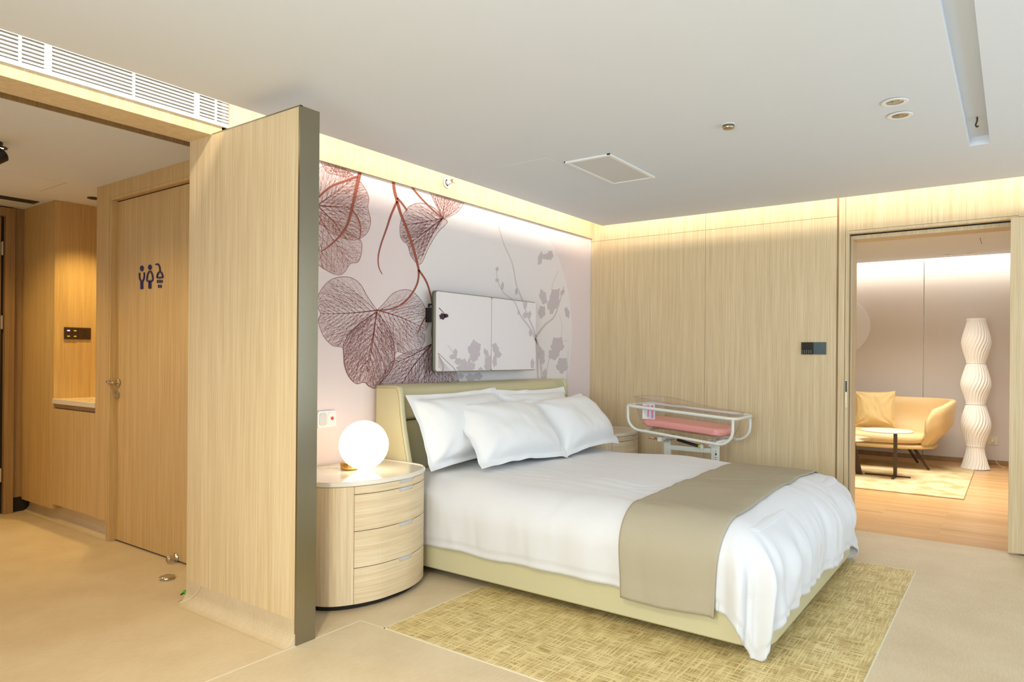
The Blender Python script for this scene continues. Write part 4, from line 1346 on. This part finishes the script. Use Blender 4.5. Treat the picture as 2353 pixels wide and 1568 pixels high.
# mattress follows the tilt
mo = rrect(5.32 - .155, 5.32 + .155, 2.15 - .345, 2.15 + .345, .08, 6)
nm_ = len(mo)
MVv = []
for (zz, sc_) in ((.686, .93), (.700, 1.0), (.732, 1.02), (.752, .97)):
    MVv += [(5.32 + (x - 5.32) * sc_ - 5.32, 2.15 + (y - 2.15) * sc_ - 2.13, zz + tilt(y)) for x, y in mo]
MF = [(k * nm_ + i, k * nm_ + (i + 1) % nm_, (k + 1) * nm_ + (i + 1) % nm_, (k + 1) * nm_ + i) for k in range(3) for i in range(nm_)]
MF += [tuple(range(nm_ - 1, -1, -1)), tuple(range(3 * nm_, 4 * nm_))]
obj('mattress', (MVv, MF), 'pink_pad', ba, smooth='auto')
# name card in a clear pocket at the head end
cardx = 5.155
obj('name_card', bl_(box(cardx, cardx + .002, 2.36, 2.47, .80, .925)), 'paper_white', ba)
obj('card_stripe', bl_(join(box(cardx - .001, cardx, 2.372, 2.392, .81, .915), box(cardx - .001, cardx, 2.41, 2.425, .82, .915), box(cardx - .001, cardx, 2.435, 2.458, .88, .905))), 'paper_pink', ba)
# trolley
obj('column', bl_(box(5.30, 5.335, 2.29, 2.345, .08, .625)), 'bassinet_metal', ba, bevel=.004)
obj('column', bl_(box(5.30, 5.335, 1.885, 1.945, .08, .64)), 'bassinet_metal', ba, bevel=.004)
obj('cross_bar', bl_(box(5.305, 5.33, 1.94, 2.30, .545, .585)), 'bassinet_metal', ba, bevel=.004)
obj('bracket', bl_(join(box(5.15, 5.49, 2.30, 2.335, .625, .66), box(5.15, 5.49, 1.90, 1.935, .635, .655), box(5.285, 5.30, 1.90, 1.96, .60, .66))), 'bassinet_metal', ba, bevel=.003)
obj('pivot_bolt', bl_(lathe([(.014, 0), (.014, .012), (0, .014)], 16, (5.275, 1.965, .625), 'x')), 'chrome', ba)
gs = obj('gas_spring', bl_(tube([(5.285, 2.22, .635), (5.285, 2.04, .598)], .012, 12)), 'black_plastic', ba, smooth='auto')
obj('spring_rod', bl_(tube([(5.285, 2.26, .643), (5.285, 2.22, .635)], .005, 8)), 'chrome', gs)
obj('spring_collar', bl_(tube([(5.285, 2.042, .598), (5.285, 2.022, .594)], .0125, 12)), 'yellow_plastic', gs)
obj('spring_bracket', bl_(join(box(5.28, 5.292, 2.0, 2.025, .57, .61), lathe([(.014, 0), (.014, .01)], 16, (5.272, 2.012, .60), 'x'))), 'bassinet_metal', ba)
lv_ = obj('release_handle', bl_(tube(smooth_path([(5.21, 2.24, .635), (5.20, 2.26, .628), (5.20, 2.40, .637), (5.215, 2.44, .64), (5.235, 2.40, .640), (5.235, 2.26, .636), (5.225, 2.235, .64)], 5), .005, 8)), 'chrome', ba, smooth=True)
obj('red_grip', bl_(box(5.20, 5.23, 2.385, 2.425, .640, .652)), 'pink_pad', lv_, bevel=.003)
obj('rating_label', bl_(box(5.2985, 5.30, 1.895, 1.912, .49, .575)), 'paper_white', ba)
obj('label_mark', bl_(join(box(5.2975, 5.2985, 1.898, 1.909, .535, .552), box(5.2975, 5.2985, 1.9, 1.907, .515, .522), box(5.2975, 5.2985, 1.9, 1.907, .50, .505))), 'navy', ba)
obj('label_dot', bl_(box(5.2975, 5.2985, 1.898, 1.909, .557, .572)), 'yellow_plastic', ba)
for yy in (1.80, 2.42):
    obj('foot_bar', bl_(box(5.06, 5.56, yy - .02, yy + .02, .07, .10)), 'bassinet_metal', ba, bevel=.004)
    for xx in (5.08, 5.54):
        obj('caster', bl_(lathe([(.0, -.012), (.028, -.012), (.030, 0), (.028, .012), (0, .012)], 20, (xx, yy, .031), 'x')), 'black_plastic', ba, smooth='auto')
        obj('caster_fork', bl_(box(xx - .018, xx + .018, yy - .012, yy + .012, .055, .072)), 'chrome', ba)
obj('base_beam', bl_(box(5.30, 5.335, 1.80, 2.42, .075, .10)), 'bassinet_metal', ba)

# ------------------------------------------------------------------ sliding door leaf in front of the right wall
sl = struct('door_3', box(XR - .075, XR - .035, -1.22, .025, .012, 2.262), 'oak', bevel=.002)
obj('top_track', box(XR - .09, XR - .0, -1.35, -.02, 2.263, 2.283), 'oak', sl)

# ------------------------------------------------------------------ living room seen through the opening
struct('wall_living_far', box(XL, XL + .1, -3.0, 4.6, 0, 2.9), 'wall_paint')
lp1 = struct('wall_living_far_panels', box(XL - .012, XL, .970, 4.6, .06, 2.86), 'fabric_wall')
obj('panel', box(XL - .012, XL, -3.0, .962, .06, 2.86), 'fabric_wall', lp1)
struct('trim_10', box(XL - .006, XL, .962, .970, .06, 2.86), 'brushed_gold')
struct('baseboard_living', box(XL - .02, XL, -3.0, 4.6, 0, .06), 'oak_dark')
struct('wall_living_left', box(XR + .26, XL + .1, 4.6, 4.7, 0, 2.9), 'wall_paint')
struct('wall_living_right', box(XR + .26, XL + .1, -3.1, -3.0, 0, 2.9), 'wall_paint')
for yy, nm2 in ((.674, 'recessed living room downlight, left of the pair near the far wall'), (.451, 'recessed living room downlight, right of the pair near the far wall')):
    downlight((9.97, yy, ZL - .002), nm2, r=.035)
ha = thing('living_room_access_panel', 'flush access panel outlined in the living room ceiling', 'hatch', (8.75, -.35, ZL))
obj('hatch_panel', box(0, .46, 0, .65, -.0015, 0), 'ceiling_paint', ha)
obj('seam', join(box(0, .46, .65, .655, -.001, 0), box(.46, .465, 0, .65, -.001, 0)), 'grille_dark', ha)
struct('ceiling_living_cove', box(XL - .22, XL - .21, -3.0, 4.6, ZL, ZL + .06), 'ceiling_paint')

obj('living_room_rug', prism(rrect(7.60, 9.87, .37, 2.6, .01, 2), 0, .012), 'carpet_living', None, bevel=.004,
    label='silky beige rug with mottled sheen under the sofa in the living room', cat='rug')

# sofa: one-piece curved shell, loose seat cushion, splayed legs
so = thing('sofa', 'tan leather rounded sofa on thin dark legs against the living room wall', 'sofa', (9.62, 1.66, 0.012))
SX, SY = 9.62, 1.66


def sofa_shell():
    # plan path: from right front corner round the back to left front corner (x toward wall is +)
    path = smooth_path([(-.50, -.84, 0), (-.42, -.98, 0), (-.15, -1.06, 0), (.18, -1.03, 0), (.36, -.86, 0), (.42, -.5, 0), (.43, 0, 0), (.42, .5, 0), (.36, .86, 0), (.18, 1.03, 0), (-.15, 1.06, 0), (-.42, .98, 0), (-.50, .84, 0)], 6)
    n = len(path); V, F = [], []
    prof_n = 12
    for i, p in enumerate(path):
        t_ = (path[min(i + 1, n - 1)] - path[max(i - 1, 0)]).normalized()
        nrm = Vector((t_.y, -t_.x, 0))     # outward
        f = i / (n - 1)
        e = abs(2 * f - 1)
        zt = .80 - .10 * sstep(.62, 1.0, e) - .12 * sstep(.9, 1.0, e)
        zb_ = .255
        th_ = .075
        sec = []
        for (k, side) in [(q, 0) for q in np.linspace(0, 1, 7)]:
            flare = -.17 + .17 * sstep(0, .55, k) + .05 * k      # narrows toward the base
            sec.append((p.x + nrm.x * flare, p.y + nrm.y * flare, zb_ + (zt - zb_) * k))
        inner = []
        for k in np.linspace(1, 0, 7):
            flare = -.17 + .17 * sstep(0, .55, k) + .05 * k - th_
            inner.append((p.x + nrm.x * flare, p.y + nrm.y * flare, zb_ + .03 + (zt - zb_ - .03) * k))
        top = [((sec[-1][0] * .75 + inner[0][0] * .25), (sec[-1][1] * .75 + inner[0][1] * .25), zt + .016), ((sec[-1][0] * .25 + inner[0][0] * .75), (sec[-1][1] * .25 + inner[0][1] * .75), zt + .016)]
        V += sec + top + inner
    m_ = 16
    for i in range(n - 1):
        for k in range(m_):
            F.append((i * m_ + k, (i + 1) * m_ + k, (i + 1) * m_ + (k + 1) % m_, i * m_ + (k + 1) % m_))
    F += [tuple(range(m_)), tuple((n - 1) * m_ + k for k in range(m_ - 1, -1, -1))]
    return V, F


obj('shell', sofa_shell(), 'sofa_leather', so, smooth=True)


def pad(cx_, cy_, hx, hy, z0, z1, ex=3.0, n=40):
    V, F = [], []
    lv = [(z0, .90), (z0 + (z1 - z0) * .2, .985), (z0 + (z1 - z0) * .55, 1.0), (z0 + (z1 - z0) * .85, .97), (z1, .90), (z1 + .01, .6), (z1 + .014, .05)]
    for z, s_ in lv:
        for k in range(n):
            a = 2 * PI * k / n
            c_, s2 = math.cos(a), math.sin(a)
            V.append((cx_ + hx * s_ * math.copysign(abs(c_) ** (2 / ex), c_), cy_ + hy * s_ * math.copysign(abs(s2) ** (2 / ex), s2), z))
    for j in range(len(lv) - 1):
        for k in range(n): F.append((j * n + k, j * n + (k + 1) % n, (j + 1) * n + (k + 1) % n, (j + 1) * n + k))
    F += [tuple(range(n - 1, -1, -1)), tuple((len(lv) - 1) * n + k for k in range(n))]
    return V, F


obj('seat_base', pad(-.07, 0, .42, .93, .235, .30, 3.2), 'sofa_leather', so, smooth=True)
obj('seat_cushion', pad(-.11, 0, .41, .89, .30, .42, 3.2), 'sofa_leather', so, smooth=True)
obj('leg_frame', join(box(-.32, .32, -.55, -.52, .215, .235), box(-.32, .32, .52, .55, .215, .235), box(-.30, -.27, -.55, .55, .215, .235), box(.27, .30, -.55, .55, .215, .235)), 'bronze', so)
for (lx, ly) in ((-.30, -.86), (.27, -.69), (-.30, .86), (.27, .69)):
    obj('leg', tube([(lx * .8, ly * .82, .225), (lx, ly, 0)], .014, 10, radii=[.019, .012]), 'bronze', so, smooth='auto')
pv, pf = pillow_geo(.46, .46, .14, 21, .012)
co = obj('sofa_cushion', xf((pv, pf), Matrix.Translation((0, 0, .235)) @ Matrix.Rotation(-PI / 2, 4, 'Z') @ Matrix.Rotation(math.radians(76), 4, 'X') @ Matrix.Rotation(.03, 4, 'Z')), 'cushion_fabric', None, smooth=True,
         label='square golden-beige cushion leaning on the left of the tan sofa', cat='cushion')
cc_ = on(0, 2010, 950, 9.62)
co.location = (9.62, cc_[1], .445)

# two small tables on the rug
tt_ = thing('side_table', 'small side table with round stone top on a dark T-shaped base', 'table', (8.55, 1.055, .012))
obj('table_top', lathe([(0, .490), (.20, .490), (.262, .497), (.264, .506), (.255, .512), (0, .512)], 48, (-.02, .085, 0)), 'marble', tt_, smooth='auto')
obj('post', box(-.014, .014, -.018, .018, .012, .492), 'bronze', tt_)
obj('base', join(box(-.014, .014, -.15, .30, 0, .014), box(-.20, .05, -.014, .014, 0, .014)), 'bronze', tt_)
t2 = thing('low_table', 'low round-topped table on slab legs, cut off by the left door jamb', 'table', (8.55, 1.62, .012))
obj('table_top', lathe([(0, .375), (.27, .375), (.335, .383), (.335, .392), (0, .395)], 48), 'marble', t2, smooth='auto')
for a in (-.25, 2.1, 4.2):
    dx, dy = math.sin(a) * 1, -math.cos(a)
    M = Matrix.Rotation(a, 4, 'Z')
    obj('leg', xf(([(-.006, -.17, .375), (.006, -.17, .375), (.006, -.06, .375), (-.006, -.06, .375), (-.006, -.255, 0), (.006, -.255, 0), (.006, -.19, 0), (-.006, -.19, 0)],
                   [(0, 1, 2, 3), (7, 6, 5, 4), (0, 4, 5, 1), (1, 5, 6, 2), (2, 6, 7, 3), (3, 7, 4, 0)]), M), 'bronze', t2)

# pleated paper floor lamp
fl = thing('floor_lamp', 'tall white pleated paper floor lamp with wavy outline beside the sofa', 'floor lamp', (9.86, .37, 0))
pr = smooth_path([(.150, .012, 0), (.135, .06, 0), (.100, .20, 0), (.098, .28, 0), (.125, .38, 0), (.158, .50, 0), (.150, .60, 0), (.110, .74, 0), (.100, .78, 0), (.122, .87, 0), (.156, .99, 0), (.150, 1.08, 0), (.108, 1.23, 0), (.098, 1.27, 0), (.125, 1.37, 0),
                  (.152, 1.48, 0), (.148, 1.57, 0), (.105, 1.74, 0), (.098, 1.80, 0)], 5)
NP = 26
nn_ = 208
Vl, Fl = [], []
for q, p in enumerate(pr):
    tw_ = p.y * .8 + .16 * math.sin(p.y * 2 * PI / .5)
    for k in range(nn_):
        a = 2 * PI * k / nn_
        tri = abs(((a * NP / (2 * PI) + 0.0) % 1.0) * 2 - 1)
        r = p.x * (1 - .05 * tri)
        Vl.append((r * math.cos(a + tw_), r * math.sin(a + tw_), p.y))
for j in range(len(pr) - 1):
    for k in range(nn_): Fl.append((j * nn_ + k, j * nn_ + (k + 1) % nn_, (j + 1) * nn_ + (k + 1) % nn_, (j + 1) * nn_ + k))
sh = obj('lamp_shade', (Vl, Fl), 'lamp_paper', fl, solid=.0015)
for z, r in ((1.79, .100), (1.27, .100), (.78, .102), (.28, .100)):
    obj('band', lathe([(r, z - .012 if z > 1.7 else z - .003), (r + .002, z - .012 if z > 1.7 else z - .003), (r + .002, z + .012 if z > 1.7 else z + .003), (r, z + .012 if z > 1.7 else z + .003)], 40), 'lamp_paper', sh)
obj('base', lathe([(.0, 0), (.13, 0), (.13, .012), (0, .014)], 40), 'white_metal', fl)
obj('pole', tube([(0, 0, .01), (0, 0, 1.75)], .01, 10), 'white_metal', fl)
obj('power_cord', tube(smooth_path([(.05, -.12, .01), (.12, -.24, .006), (.25, -.28, .01), (.40, -.20, .06), (XL - .02 - 9.86, -.165, .25), (XL - .03 - 9.86, -.16, .30)], 7), .003, 6), 'ivory_plastic', fl)
so_ = thing('wall_outlet', 'ivory wall outlet with a plug in it beside the floor lamp', 'socket', (XL - .012, .21, .307))
obj('plate', box(-.010, 0, -.055, .055, -.055, .055), 'ivory_plastic', so_, bevel=.003)
obj('plug', box(-.035, -.010, -.014, .014, -.02, .02), 'white_metal', so_, bevel=.004)
rm = thing('round_wall_disc', 'round pale glass disc on the living room wall above the sofa', 'wall decoration', (XL - .012, 1.996, 1.755))
obj('disc', lathe([(0, -.022), (.385, -.022), (.396, -.016), (.396, 0)], 80, (0, 0, 0), 'x'), 'disc_white', rm, smooth='auto')
obj('edge_band', lathe([(.396, -.02), (.400, -.018), (.400, 0)], 80, (0, 0, 0), 'x'), 'paper_white', rm)
